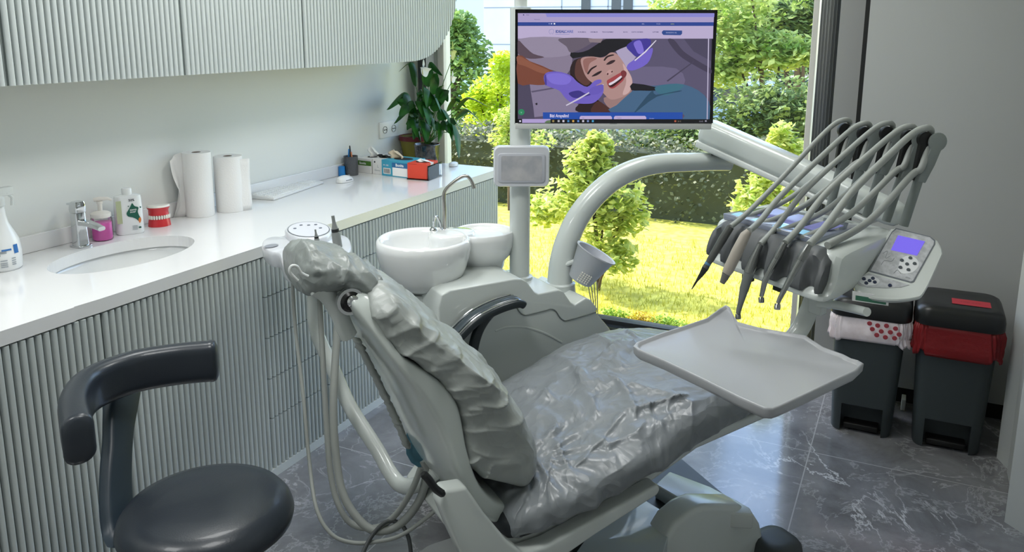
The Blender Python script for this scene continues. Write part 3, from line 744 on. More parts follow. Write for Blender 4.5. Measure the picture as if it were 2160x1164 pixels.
def leafy(t, c0, specs, stems=True):
    for (px, py, dep, bx, by, w, tw) in specs:
        tip = at(px, py, 'y', dep); mid = at(bx, by, 'y', (dep + c0.y) / 2 if abs(dep - c0.y) > .03 else dep)
        d = (mid - c0); neck = c0 + d * .7 + V((0, 0, .02)) * 0
        MB().tube(spl([c0 + V((d.x * .05, d.y * .05, 0)), c0 + d * .5 + V((0, 0, .012)), neck], 4), .0022, 6).build('stalk', leaf_stem, t)
        mb = MB(); leaf_mesh(mb, neck, tip, mid, w, tw); mb.build('leaf', leaf_d, t, ang=80)
# near plant in the dark nursery pot
c = V((-2.47, 4.02 - .06, ZT)); c = at(915, 333, 'z', ZT) ; c = V((-2.455, 3.93, ZT))
t = thing('potted_plant', 'large peace lily with glossy leaves and flower stalks in a dark pot', 'plant', c)
MB().lathe([(.001, 0), (.058, 0), (.066, .03), (.071, .10), (.074, .118), (.071, .12), (.066, .11), (.001, .105)], c, 30).build('pot', mat('soil_clear_pot', '1a1714', .15, vary=('4a463f', 55), coat=.8), t, ang=45)
MB().lathe([(.001, 0), (.068, 0), (.001, .012)], c + V((0, 0, .105)), 20).build('soil', mat('soil', '2b2119', .9, bump=(90, .8)), t)
c1 = c + V((0, 0, .12))
leafy(t, c1, [
    (815, 232, 3.85, 850, 198, .040, .5), (830, 262, 3.78, 868, 212, .042, .2), (858, 275, 3.86, 872, 235, .030, .6),
    (900, 228, 3.80, 905, 190, .034, .9), (934, 160, 4.02, 905, 133, .030, .6), (840, 152, 3.95, 868, 132, .016, .3),
    (1030, 225, 3.98, 985, 205, .016, .3), (1018, 262, 3.95, 985, 230, .016, .5), (968, 335, 3.72, 962, 268, .030, .9),
    (900, 300, 3.70, 898, 258, .028, .6), (880, 290, 3.74, 872, 250, .024, .3), (950, 262, 3.80, 938, 232, .024, .7),
    (925, 300, 3.76, 930, 262, .022, 1.0), (888, 300, 3.9, 880, 265, .022, .4), (975, 285, 3.86, 958, 252, .018, .9), (918, 215, 3.95, 930, 185, .026, 1.2),
    (870, 262, 3.95, 890, 225, .03, .8), (945, 215, 4.0, 935, 190, .022, .6), (842, 245, 3.74, 862, 222, .03, .5), (905, 265, 3.72, 902, 225, .03, .7), (932, 240, 3.82, 920, 205, .026, .9),
    (892, 245, 3.78, 890, 212, .03, .3), (955, 300, 3.78, 945, 258, .024, .8), (872, 295, 3.84, 878, 262, .02, .5), (918, 290, 3.85, 915, 250, .02, .9), (985, 228, 4.02, 960, 206, .018, .4), (878, 215, 3.9, 888, 190, .026, .5), (925, 180, 3.98, 915, 158, .024, .9)])
def flower(px, py, dep, h, col, w=.016):
    top = at(px, py, 'y', dep)
    MB().tube(spl([c1, c1.lerp(top, .55) + V((-.008, 0, .01)), top], 6), [.0022] * 12 + [.0014], 6).build('flower_stalk', leaf_stem, t)
    mb = MB(); leaf_mesh(mb, top + V((0, 0, -.004)), top + V((.006, 0, h)), top + V((.012, -.008, h * .45)), w, 1.4); mb.build('flower', col, t, ang=80)
    MB().lathe([(.001, 0), (.0045, .003), (.0045, .03), (.001, .034)], top, 8).build('spadix', mat('spadix_cream', 'd8cf9a', .7), t)
spath_w = leafmat('spathe_white', 'f2f2ea', 'ffffff', .4); spath_g = leafmat('spathe_green', '9fb04a', 'd8dc9a', .4)
flower(892, 158, 3.86, .085, spath_w, .026); flower(953, 125, 3.98, .10, spath_g, .014); flower(953, 172, 4.02, .06, spath_w, .014)
c = V((-2.595, 4.035, ZT))
t = thing('potted_plant', 'small plant in a yellow-brown pot with dark red rim behind the peace lily', 'plant', c)
plant_pot(c, .068, .092, .148, mat('pot_ochre', '7c7322', .45), mat('pot_red', '6a1d24', .45), t)
c1 = c + V((0, 0, .14))
leafy(t, c1, [(868, 240, 4.0, 862, 262, .014, .5), (880, 250, 4.08, 888, 255, .012, .5), (900, 262, 4.0, 890, 270, .012, .2), (905, 240, 4.12, 895, 250, .014, .8)])

# ================================================================== more helpers
def uz(x, y, v):
    p = at(x, y, 'v', v) - CO; return (p.dot(CA), p.z)
def uzl(pts, v): return [uz(x, y, v) for x, y in pts]
CF = lambda p: cw(p[0], p[2], p[1])      # prism frame: (u, z, v)
def plane3(p0, p1, p2):
    nn = (p1 - p0).cross(p2 - p0).normalized()
    def f(x, y, off=0.0):
        r = ray(x, y); t = (p0 - CAM).dot(nn) / r.dot(nn); return CAM + r * t + nn * off
    return f, nn
def carve(o, mb):
    c = mb.build('cutter', black_m, None, smooth=False)
    m = o.modifiers.new('cut', 'BOOLEAN'); m.object = c; m.operation = 'DIFFERENCE'; m.solver = 'EXACT'
    dg = bpy.context.evaluated_depsgraph_get(); dg.update()
    me = bpy.data.meshes.new_from_object(o.evaluated_get(dg)); o.modifiers.remove(m); old = o.data; o.data = me
    bpy.data.objects.remove(c)

# ================================================================== BLACK STOOL
lth = mat('black_leather', '2a3038', .33, bump=(260, .05), coat=.15)
def stool():
    c = V((-1.436, 1.28, 0)); t = thing('stool', 'black upholstered round stool with a curved armrest-like back, in front of the fluted cabinets', 'stool', c)
    prof = [(.001, .557), (.10, .556), (.155, .551), (.183, .541), (.198, .522), (.203, .503), (.199, .486), (.186, .474), (.15, .470), (.001, .470)]
    MB().lathe([(r, z) for r, z in prof][::-1], c, 64).build('seat', lth, t, ang=60)
    pl = mat('stool_shell', '17191c', .4)
    MB().lathe([(.001, .455), (.15, .458), (.165, .470), (.001, .471)], c, 40).build('seat_shell', pl, t, ang=50)
    MB().lathe([(.035, .20), (.035, .32), (.024, .325), (.024, .456)], c, 24).build('gas_lift', chrome, t, ang=50)
    for k in range(5):
        a = k * 2 * pi / 5 + .3; d = V((cos(a), sin(a), 0))
        MB().tube([c + V((0, 0, .105)) + d * .02, c + V((0, 0, .09)) + d * .13, c + V((0, 0, .07)) + d * .235], [.028, .022, .016], 12).build('leg', chrome, t)
        e = c + d * .235; sd = V((-d.y, d.x, 0))
        w = MB()
        for s_ in (-1, 1): w.lathe([(.001, -.008), (.024, -.008), (.026, 0), (.024, .008), (.001, .008)], e + sd * (.015 * s_) + V((0, 0, .0262)), 18, axis=sd)
        w.build('castor', dark_plastic, t, ang=40)
    MB().lathe([(.045, .07), (.045, .13), (.037, .2), (.001, .2)], c, 24).build('hub', chrome, t, ang=40)
    # curved back pad
    P_ = spl([at(x, y, 'z', .785) for x, y in ((166, 925), (158, 868), (190, 822), (275, 786), (365, 769), (446, 761))], 9)
    rings = []; n_ = len(P_)
    for i, p in enumerate(P_):
        tt = (P_[min(i + 1, n_ - 1)] - P_[max(i - 1, 0)]).normalized(); sd = tt.cross(V((0, 0, 1))).normalized(); up = V((0, 0, 1))
        rr_ = rrect(.064, .112, .028, 5)
        rings.append([p + sd * a + up * (b_ + .12 * a) for a, b_ in rr_])
    MB().loft(rings).build('back_pad', lth, t, ang=60)
    for e, s_ in ((0, 1), (-1, -1)):
        p = P_[e]; q = P_[1 if e == 0 else -2]; tt = (p - q).normalized(); sd = tt.cross(V((0, 0, 1))).normalized()
        rings = []
        for k_, (sc, o_) in enumerate(((1.015, -.004), (1.02, .004), (.96, .011), (.78, .0155), (.4, .018))):
            rings.append([p + tt * o_ + sd * (a * sc) + V((0, 0, b_ * sc + .12 * a * (-1 if e == 0 else 1))) for a, b_ in rrect(.064, .112, .028, 5)])
        MB().loft(rings).build('pad_end', lth, t, ang=60)
    # padded upright from seat to back pad
    Q = [at(x, y, 'x', X_) for x, y, X_ in ((262, 1128, -1.590), (250, 1100, -1.64), (244, 1040, -1.68), (246, 960, -1.725), (254, 880, -1.775), (262, 808, -1.82))]
    Q = spl(Q, 5); rings = []
    for i, p in enumerate(Q):
        q = i / (len(Q) - 1); w = .100 + .05 * max(0, q - .7) / .3; sd = V((-.30, .954, 0)); ff = V((.954, .30, 0))
        rings.append([p + sd * a + ff * b_ for a, b_ in rrect(w, .034, .012, 4)])
    MB().loft(rings).build('back_upright', mat('upright_leather', '27333d', .4), t, ang=60)
stool()

# ================================================================== PATIENT CHAIR
def crumple_mat(name, col, rough, sc, st):
    m = mat(name, col, rough, coat=.15); n = m.node_tree.nodes; l = m.node_tree.links; b = n['Principled BSDF']
    tc = n.new('ShaderNodeTexCoord'); nz = n.new('ShaderNodeTexNoise'); nz.inputs['Scale'].default_value = 5; l.new(tc.outputs['Object'], nz.inputs['Vector'])
    mp = n.new('ShaderNodeMix'); mp.data_type = 'VECTOR'; mp.inputs['Factor'].default_value = .22
    l.new(tc.outputs['Object'], mp.inputs['A']); l.new(nz.outputs['Color'], mp.inputs['B'])
    prev = None
    for s_, w in ((sc, st), (sc * 2.3, st * .6)):
        v = n.new('ShaderNodeTexVoronoi'); v.inputs['Scale'].default_value = s_; l.new(mp.outputs['Result'], v.inputs['Vector'])
        bp = n.new('ShaderNodeBump'); bp.inputs['Strength'].default_value = w; bp.inputs['Distance'].default_value = .02
        l.new(v.outputs['Distance'], bp.inputs['Height'])
        if prev: l.new(prev.outputs['Normal'], bp.inputs['Normal'])
        prev = bp
    l.new(prev.outputs['Normal'], b.inputs['Normal']); return m
cover = crumple_mat('chair_cover', '9a9f9c', .42, 12, .3)
cover2 = crumple_mat('chair_cover_seat', '7b8084', .34, 13, .35)
def crump(p, s, st=(1, 1, 1), seed=0):
    q = V((p[0] * st[0] * s + seed, p[1] * st[1] * s, p[2] * st[2] * s)); q += noise.noise_vector(q * .6) * .5
    d = noise.voronoi(q)[0]; return min(d[0], 1.0)
dark_lth = mat('chair_leather_dark', '1e2226', .35)
chair = thing('dental_chair', 'reclined dental patient chair wrapped in wrinkled grey plastic covers', 'dental chair', CO)
def ring_uv(F, B, hw, N=72, crown=.12, ex=3.2, bow=0.0, exb=None):
    """closed ring between front point F and back point B (both (u, z)), half width hw across v"""
    c = ((F[0] + B[0]) / 2, (F[1] + B[1]) / 2); d = ((F[0] - B[0]) / 2, (F[1] - B[1]) / 2); out = []
    ex0 = ex
    for k in range(N):
        a = 2 * pi * k / N; ca, sa = cos(a), sin(a); ex = ex0 if ca >= 0 or exb is None else exb
        x = abs(ca) ** (2 / ex) * (1 if ca > 0 else -1); y = abs(sa) ** (2 / ex) * (1 if sa > 0 else -1)
        f = x * (1 - crown * y * y); 
        if x > 0 and bow: f += bow * (y * y - .35) * x
        out.append((c[0] + d[0] * f, c[1] + d[1] * f, y * hw))
    return out
def lerp_tab(tab, n_):
    pts = [V((t[0][0], t[0][1], t[1][0])) for t in tab]; pts2 = [V((t[1][1], t[2], 0)) for t in tab]
    a = spl(pts, n_); b_ = spl(pts2, n_); return [((p.x, p.y), (p.z, q.x), q.y) for p, q in zip(a, b_)]
def wrinkled(rings, amp, scale, seed, fn=None):
    """rings in (u, z, v); displace along outward direction by folds"""
    out = []; nR = len(rings)
    for i, r in enumerate(rings):
        cu = sum(p[0] for p in r) / len(r); cz = sum(p[1] for p in r) / len(r); ring = []
        for p in r:
            P_ = V((p[0], p[1], p[2])); nn = V((p[0] - cu, p[1] - cz, p[2] * .35)); nn = nn.normalized() if nn.length > 1e-6 else V((0, 1, 0))
            q = V((p[0] * 1.0, p[1] * 1.0, p[2] * 1.0)) + V((seed, seed * 2, 0))
            d = amp * (crease(q, scale) - .3) + amp * .6 * noise.noise(q * scale * .7)
            if fn: d += fn(P_, q)
            P_ = P_ + nn * d
            ring.append(cw(P_.x, P_.z, P_.y))
        out.append(ring)
    return out
# seat and leg cushion
seat_tab = [((-.035, .455), (-.03, .43), .20), ((-.02, .50), (-.02, .415), .27), ((.03, .528), (.03, .41), .295), ((.12, .545), (.12, .43), .305), ((.25, .575), (.25, .455), .31),
            ((.40, .625), (.40, .49), .315), ((.52, .665), (.52, .525), .315), ((.65, .675), (.66, .56), .31), ((.80, .655), (.80, .565), .30), ((.92, .625), (.92, .545), .28), ((.985, .60), (.98, .53), .24), ((1.0, .575), (1.0, .545), .16)]
tb = lerp_tab(seat_tab, 14)
class Folds:
    def __init__(s, ls, drop=(0, 0, 0)):
        s.dr = V(drop); s.ls = []
        for a, d, L2, A, w in ls:
            a = a - s.dr * a.dot(s.dr); d = d - s.dr * d.dot(s.dr); s.ls.append((a, d, max(1e-9, d.dot(d)), A, w))
    def __call__(s, p):
        t_ = 0; p = p - s.dr * p.dot(s.dr)
        for a, d, L2, A, w in s.ls:
            ap = p - a; k = ap.dot(d) / L2
            if k < -.15 or k > 1.15: continue
            kk = min(1, max(0, k)); dist = (ap - d * kk).length
            if dist > w * 4: continue
            t_ += A * math.exp(-dist / w) * (max(0, sin(pi * (k + .15) / 1.3)) ** .6)
        return t_
def folds(px, org, sc, kind, val, A=.010, w=.012, wob=3, rn=0):
    ls = []; rd = random.Random(rn)
    for (x0, y0, x1, y1) in px:
        P_ = [at(org[0] + x / sc, org[1] + y / sc, kind, val) - CO for x, y in ((x0, y0), (x1, y1))]
        a, b_ = [V((p.dot(CA), p.z, p.dot(CP_))) for p in P_]; m_ = (a + b_) / 2 + V((rd.uniform(-1, 1), rd.uniform(-.3, .3), rd.uniform(-1, 1))) * .006 * wob
        k = rd.uniform(.7, 1.3)
        for p, q in ((a, m_), (m_, b_)):
            d = q - p; ls.append((p, d, max(1e-9, d.dot(d)), A * k, w * rd.uniform(.7, 1.4)))
    return ls
SEATF = Folds(folds([(420, 610, 660, 470), (340, 440, 270, 680), (330, 520, 450, 670), (300, 210, 490, 350), (440, 320, 520, 470), (560, 360, 760, 240), (620, 380, 700, 500), (610, 375, 960, 485), (460, 330, 690, 230),
    (200, 410, 330, 330), (190, 540, 330, 480), (500, 350, 630, 380), (820, 520, 830, 700), (880, 660, 820, 530), (960, 480, 980, 640), (700, 475, 940, 460), (400, 720, 700, 600), (560, 700, 750, 800), (740, 450, 770, 560), (270, 200, 420, 250),
    (350, 240, 440, 240), (1060, 440, 1070, 600), (1180, 470, 1040, 640), (150, 320, 350, 390), (700, 250, 560, 280), (520, 150, 620, 260), (640, 140, 720, 220), (760, 280, 980, 380), (820, 330, 1020, 420), (380, 380, 450, 470), (230, 560, 290, 700),
    (500, 520, 640, 640), (680, 520, 740, 590), (560, 560, 740, 520), (870, 440, 900, 560)], (1020, 640), 2.2207, 'z', .64, .013, .010, 3, 4)
    + folds([(440, 820, 700, 880), (330, 900, 360, 1060), (250, 920, 150, 1040), (400, 890, 560, 980), (420, 860, 680, 940), (180, 870, 60, 930), (200, 830, 80, 830), (230, 800, 120, 760), (380, 930, 470, 1040), (300, 930, 260, 1080)], (1020, 640), 2.2207, 'z', .54, .008, .008, 1, 5), (0, 1, 0))
def radial(P_, q):
    du, dv = P_.x - .11, P_.z + .14; r = sqrt(du * du + dv * dv); a = math.atan2(dv, du)
    w = math.exp(-((r - .12) / .10) ** 2)
    f = .0045 * w * sin(a * 15 + 1.6 * noise.noise(V((r * 9, a, 3))) * 2)
    a2 = .9; x, y = P_.x * cos(a2) + P_.z * sin(a2), -P_.x * sin(a2) + P_.z * cos(a2)
    far = min(1, r / .22)
    g = SEATF(P_) * (1.25 - .8 * min(1, max(0, (abs(P_.z) - .18) / .12))) - .006 * far + .014 * crump((x, y, P_.y), 7, (.55, 1.2, .8)) * far
    a3 = -.5; x, y = P_.x * cos(a3) + P_.z * sin(a3), -P_.x * sin(a3) + P_.z * cos(a3)
    h = .010 * crump((x, y, P_.y), 13, (.5, 1.3, .8), 5) * far
    k = .05 * (1 - far) * crump(P_, 9, (1, 1, 1), 9) * .2
    return f + g + h + k - .010 * math.exp(-(r / .05) ** 2)
tb = lerp_tab(seat_tab, 24)
rings = [ring_uv(F, B, hw, 240, .10, 3.4, .06) for F, B, hw in tb]
rg = wrinkled(rings, .003, 10, 2.0, radial)
for r_ in rg:
    pass
MB().loft(rg).build('seat_cover', cover2, chair, ang=180)
# leather showing at the rear of the seat cushion
r2 = [[cw(p[0] - .012, p[2] * .97, p[1] - .012) for p in ring_uv(F, B, hw, 40, .1, 3.4)] for F, B, hw in lerp_tab(seat_tab[:5], 4)]
MB().loft(r2).build('seat_cushion', dark_lth, chair, ang=180)
# back cushion
back_tab = [((-.280, 1.088), (-.335, 1.065), .15), ((-.245, 1.072), (-.338, 1.03), .20), ((-.175, 1.000), (-.302, .955), .222), ((-.085, .905), (-.245, .905), .235), ((.005, .81), (-.195, .850), .245),
            ((.065, .725), (-.160, .795), .25), ((.105, .655), (-.150, .725), .252), ((.125, .59), (-.138, .655), .250), ((.120, .535), (-.108, .605), .245), ((.085, .500), (-.06, .575), .22), ((.03, .500), (-.02, .555), .15)]
BACKF = Folds(folds([(440, 440, 560, 370), (500, 490, 620, 420), (470, 480, 600, 500), (560, 550, 700, 470), (640, 600, 800, 560), (600, 560, 640, 470), (680, 690, 860, 620), (690, 740, 900, 700), (720, 800, 860, 850), (430, 330, 520, 420), (400, 380, 480, 330), (560, 450, 600, 540), (640, 640, 760, 600),
    (700, 660, 820, 640), (740, 820, 700, 900), (780, 830, 760, 920), (820, 780, 830, 880), (520, 380, 620, 470), (650, 480, 740, 560), (700, 530, 800, 600), (470, 350, 540, 400)], (540, 440), 1.6083, 'v', -.21, .010, .009, 2, 7), (0, 0, 1))
BACKF2 = Folds(folds([(430, 200, 560, 320), (560, 320, 700, 420), (640, 380, 760, 520), (500, 240, 640, 330), (720, 470, 850, 620), (760, 560, 880, 700), (800, 650, 900, 760), (650, 380, 850, 560)], (540, 440), 1.6083, 'v', -.02, .009, .010, 2, 8), (.78, .62, 0))
HEADF = Folds(folds([(440, 290, 430, 430), (420, 430, 460, 490), (740, 380, 660, 460), (660, 460, 620, 560), (320, 240, 700, 480), (700, 480, 900, 640), (930, 480, 950, 620), (300, 430, 420, 350), (240, 330, 300, 500), (480, 240, 600, 320), (560, 430, 640, 540), (800, 440, 900, 560), (260, 280, 330, 520), (600, 300, 760, 380)], (540, 440), 3.6375, 'v', -.10, .010, .009, 1, 9), (0, 0, 1))
def backfold(P_, q):
    # cross folds that run around the cushion, mostly on the sides
    s_ = P_.x * .75 - P_.y * .66
    side = min(1, max(0, (abs(P_.z) - .10) / .12))
    al = P_.x * -.6 + P_.y * .8
    g = BACKF(P_) * min(1, max(0, (-P_.z - .04) / .1)) + BACKF2(P_) * min(1, max(0, (.24 - abs(P_.z)) / .1)) + .007 * (.35 + .65 * side) * crump((al, s_ * .0 + P_.z * .4, (P_.x + P_.y) * .3), 13, (1.2, .8, .8), 3)
    h = .004 * crump((P_.x, P_.y, P_.z), 12, (1, 1, .6), 8)
    # groove between side bolster and front panel
    gr = -.010 * math.exp(-((abs(P_.z) - .155) / .022) ** 2) * (1 if P_.x > -.9 else 0)
    return g + h - .006 + (gr if (P_.x * .8 + P_.y * .6) > -.2 else 0)
tb = lerp_tab(back_tab, 20)
rings = [ring_uv(F, B, hw, 200, .14, 2.8, 0, 9) for F, B, hw in tb]
MB().loft(wrinkled(rings, .003, 11, 5.0, backfold)).build('back_cover', cover, chair, ang=180)
# headrest with its loose bag
head_tab = [((du_ + .018, dz_ - .030), (eu_ + .018, ez_ - .034), h_) for (du_, dz_), (eu_, ez_), h_ in [((-.478, 1.160), (-.478, 1.118), .06), ((-.470, 1.178), (-.466, 1.092), .105), ((-.44, 1.190), (-.430, 1.085), .125), ((-.39, 1.180), (-.385, 1.073), .13), ((-.335, 1.150), (-.345, 1.055), .130), ((-.285, 1.110), (-.305, 1.035), .12), ((-.252, 1.075), (-.272, 1.022), .10), ((-.238, 1.05), (-.250, 1.025), .06)]]
def headfold(P_, q):
    return (HEADF(P_) if P_.z < 0 else 0) - .001 + .006 * crump((P_.x + P_.z, P_.y, P_.z - P_.x), 9, (.7, 1, 1.3), 2) + .003 * max(0, 1 - abs(noise.noise(V((P_.x * 9 + P_.z * 9.0, P_.y * 7, P_.z * 9 - P_.x * 6))) * 5)) ** 2 - .012 * math.exp(-((P_.x + .375) / .03) ** 2) * (1 if P_.z < .02 else .3) * .5
rings = [ring_uv(F, B, hw, 90, .12, 2.6) for F, B, hw in lerp_tab(head_tab, 9)]
MB().loft(wrinkled(rings, .006, 14, 9.0, headfold)).build('headrest_cover', crumple_mat('head_cover', '868c8a', .38, 14, .35), chair, ang=180)
pts = [at(x, y, 'v', -.145) for x, y in ((628, 592), (612, 575), (614, 562), (626, 562), (636, 576), (650, 583))]
MB().tube(spl(pts, 5), .0035, 8).build('elastic_loop', white_plastic, chair)
# back shell
shell_tab = [((-.318, 1.072), (-.395, 1.085), .12), ((-.315, 1.05), (-.386, 1.055), .165), ((-.298, .985), (-.345, .99), .20), ((-.265, .93), (-.298, .905), .222), ((-.19, .87), (-.247, .81), .232), ((-.14, .80), (-.205, .715), .236),
             ((-.12, .68), (-.163, .61), .238), ((-.09, .585), (-.125, .52), .236), ((-.04, .52), (-.085, .455), .232), ((.05, .46), (-.02, .41), .22)]
rings = [[cw(*(p[0], p[2], p[1])) for p in ring_uv(F, B, hw, 90, .10, 9, 0, 3.0)] for F, B, hw in lerp_tab(shell_tab, 6)]
MB().loft(rings).build('back_shell', shell_white, chair, ang=180)
# gathered hem of the cover along the rear edge of the shell
pts = spl([at(x, y, 'v', -.02) for x, y in ((752, 716), (777, 765), (802, 815), (826, 865), (844, 905), (858, 940))], 10)
rings = []
for i, p in enumerate(pts):
    rr_ = .011 + .005 * noise.noise(V((i * .9, 0, 0))); rings.append([p + CP_ * (rr_ * 1.8 * cos(a)) + CA * (rr_ * .8 * sin(a) * (1 + .5 * noise.noise(V((i * 1.1, a, 0))))) for a in [2 * pi * k / 14 for k in range(14)]])
MB().loft(rings).build('cover_hem', cover, chair, ang=180)
# headrest joint and bracket
j = at(737, 634, 'v', -.13)
ax = CP_ * -1
MB().lathe([(.001, -.02), (.024, -.02), (.024, .01), (.018, .016), (.001, .016)], j, 24, axis=ax).build('headrest_joint', mat('joint_black', '101112', .25), chair, ang=40)
MB().lathe([(.024, -.004), (.031, -.004), (.031, .010), (.024, .010), (.024, -.004)], j, 28, axis=ax, caps=False).build('joint_ring', chrome, chair, ang=40)
MB().lathe([(.001, .0), (.014, .0), (.014, .022), (.010, .026), (.001, .026)], j + CA * .002 + V((0, 0, .004)), 18, axis=ax).build('joint_knob', chrome, chair, ang=40)
pts = spl([at(x, y, 'v', -.12) for x, y in ((755, 640), (800, 655), (850, 672))], 4)
MB().tube(pts, .009, 10).build('headrest_rod', dark_plastic, chair)
pts = spl([at(x, y, 'v', -.10) for x, y in ((662, 604), (690, 622), (712, 655), (727, 690), (738, 712))], 5)
MB().tube(pts, [.010] + [.0135] * (len(pts) - 2) + [.010], 14, flat=1.5, up=CP_).build('headrest_bracket', unit_white, chair)
# side bracket / seat rail running under the cushion, both sides
def rail(v0, v1, far=False):
    top = [(-.217, .632), (-.16, .625), (-.115, .545), (-.055, .455), (-.01, .405), (.06, .405), (.20, .432), (.40, .472)]
    bot = [(.41, .455), (.40, .440), (.20, .385), (.06, .340), (-.04, .330), (-.115, .365), (-.165, .43), (-.20, .52), (-.228, .60)]
    if far: top, bot = top[4:], bot[:5]
    o = MB().prism(top + bot, v0, v1, CF).build('seat_rail', unit_white, chair, bevel=.012, seg=4, ang=60); return o
rail(-.305, -.255); rail(.255, .305, True)
MB().prism([(-.10, .35), (.02, .34), (.30, .40), (.58, .50), (.85, .53), (.85, .56), (.55, .535), (.2, .46), (-.02, .44)], -.25, .25, CF).build('seat_pan', unit_white, chair, bevel=.01)
pts = [at(x, y, 'v', -.31) for x, y in ((892, 998), (905, 1012), (918, 1030), (936, 1043))]
MB().tube(spl(pts, 4), [.006] + [.009] * 11 + [.006], 10).build('rubber_strip', dark_plastic, chair)
# blue protective sheet on the far side of the shell
pts = [at(x, y, 'v', .10) for x, y in ((858, 900), (854, 930), (856, 958), (866, 976), (884, 988), (905, 985), (900, 930), (880, 890))]
mk('protective_film', pts + [p + CA * .02 for p in pts], [tuple(range(8)), tuple(range(8, 16))[::-1]] + [(i, (i + 1) % 8, 8 + (i + 1) % 8, 8 + i) for i in range(8)], mat('film_blue', '6fa3b8', .3), chair, bevel=.003)
# armrest on the far side
av = .37
ap = spl([at(x, y, 'v', av) for x, y in ((940, 735), (965, 705), (1000, 672), (1045, 648), (1085, 636), (1100, 641))], 7)
rings = []
for i, p in enumerate(ap):
    tt = (ap[min(i + 1, len(ap) - 1)] - ap[max(i - 1, 0)]).normalized(); nn = CP_.cross(tt).normalized()
    if nn.z < 0: nn = -nn
    e = min(1, .55 + min(i, len(ap) - 1 - i) / 5); rings.append([p + CP_ * (a * e) + nn * (b_ * e) for a, b_ in rrect(.075, .026, .011, 4)])
MB().loft(rings).build('armrest', mat('armrest_black', '1d2529', .3), chair, ang=60)
for dv in (-.028, .028):
    MB().tube([p + CP_ * dv + V((-.004, 0, .0135)) for p in ap[2:-4]], .0028, 8).build('armrest_trim', chrome, chair)
MB().tube([p + V((-.003, 0, .0125)) for p in ap[2:-5]], .020, 12, flat=.25, up=CP_).build('armrest_top', mat('armrest_top', '39434a', .25, coat=.4), chair)
pts = spl([at(x, y, 'v', av + .01) for x, y in ((1068, 645), (1040, 655), (1015, 685), (1000, 725), (990, 790))], 5)
MB().tube(pts, [.012] * 5 + [.018] * 16, 12, flat=.8).build('armrest_post', mat('armrest_black'), chair)
# base of the chair
def blk(name, pts, v0, v1, m, vref, bev=.012, seg=4):
    return MB().prism(uzl(pts, vref), v0, v1, CF).build(name, m, chair, bevel=bev, seg=seg, ang=60)
MB().prism(rrect(1.05, .50, .10, 6, (.45, .08)), .0, .045, lambda p: cw(*p)).build('base_plate', grey_plastic, chair, bevel=.008, ang=60)
def slab(name, px, z, m, z0=.0, bev=.008, parent=chair):
    P_ = [at(x, y, 'z', z) for x, y in px]
    return MB().prism([(p.x, p.y) for p in P_], z0, z).build(name, m, parent, bevel=bev, seg=3, ang=60)
slab('base_cover', [(1382, 1021), (1412, 993), (1500, 1026), (1582, 1070), (1590, 1085), (1478, 1078)], .215, unit_white, .165, .006)
MB().prism([(.55, -.10), (.88, -.12), (.92, .22), (.60, .26)], .045, .165, lambda p: cw(*p)).build('base_core', mat('arm_dark', '33383a', .4), chair, smooth=False)
slab('lift_block', [(1215, 1164), (1262, 1098), (1300, 1092), (1345, 1044), (1430, 1096), (1416, 1108), (1400, 1164)], .21, mat('gloss_grey', 'a9b2b4', .08, coat=.8), .03, .004)
blk('lift_drum', [(1375, 1230), (1398, 1150), (1425, 1105), (1455, 1080), (1485, 1067), (1562, 1067), (1590, 1080), (1606, 1105), (1614, 1140), (1618, 1180)], -.20, -.11, unit_white, -.20, .018, 5)
blk('scissor_arm', [(1190, 1130), (1290, 1060), (1350, 1050), (1420, 1110), (1380, 1180), (1230, 1200)], .0, .16, mat('arm_dark', '33383a', .4), .0, .006)
c = at(1636, 1156, 'z', .05)
t = thing('foot_pedal', 'dark grey rounded foot pedal on the floor beside the chair base', 'foot pedal', (c.x, c.y, 0))
rings = []
for z, s_ in ((0, .92), (.01, 1), (.05, 1), (.075, .94), (.088, .80), (.092, .5)):
    rings.append([V((c.x, c.y, z)) + CA * (a * s_) + CP_ * (b_ * s_) for a, b_ in rrect(.14, .15, .05, 6)])
MB().loft(rings).build('pedal_body', mat('pedal_dark', '3f4345', .5), t, ang=60)
MB().tube(spl([(c.x, c.y, .0) + CP_ * -.078 + CA * -.06 if False else V((c.x, c.y, .05)) + CP_ * -.077 + CA * -.05, V((c.x, c.y, .055)) + CP_ * -.079, V((c.x, c.y, .05)) + CP_ * -.077 + CA * .05], 4), .007, 8).build('pedal_hinge', dark_plastic, t)

# ================================================================== WATER UNIT WITH CUSPIDOR
UV = .42
unit = thing('dental_unit', 'stepped white water unit cabinet standing between the chair and the counter, carrying the cuspidor', 'dental unit', cw(.45, .62, 0))
top = [(925, 650), (932, 622), (950, 612), (1085, 588), (1100, 588), (1112, 594), (1128, 616), (1136, 620), (1178, 611), (1188, 614), (1205, 638), (1213, 643), (1236, 628), (1246, 632), (1262, 652), (1256, 657), (1284, 690), (1300, 715)]
up = uzl(top, UV)
poly = up + [(.86, .42), (.84, .04), (.12, .04), (.10, .42)]
MB().prism(poly, UV, UV + .30, CF).build('cabinet', unit_white, unit, bevel=.010, seg=4, ang=60)
MB().prism(rrect(.70, .26, .05, 5, (.48, UV + .15)), 0, .04, lambda p: cw(*p)).build('plinth', grey_plastic, unit, ang=50)
seam = mat('seam_dark', '6f7674', .5)
def onface(pts, off=.0015, v=UV): return [at(x, y, 'v', v - off) for x, y in pts]
MB().tube(spl(onface([(1090, 648), (1096, 658), (1104, 664), (1114, 664), (1150, 655), (1162, 652), (1172, 656), (1180, 668), (1188, 675), (1200, 675), (1258, 658)]), 4), .0022, 6).build('seam', seam, unit)
MB().tube(spl(onface([(1045, 698), (1070, 690), (1110, 691), (1150, 703), (1185, 722)]), 5), .004, 6, flat=.5).build('moulded_ridge', unit_white, unit)
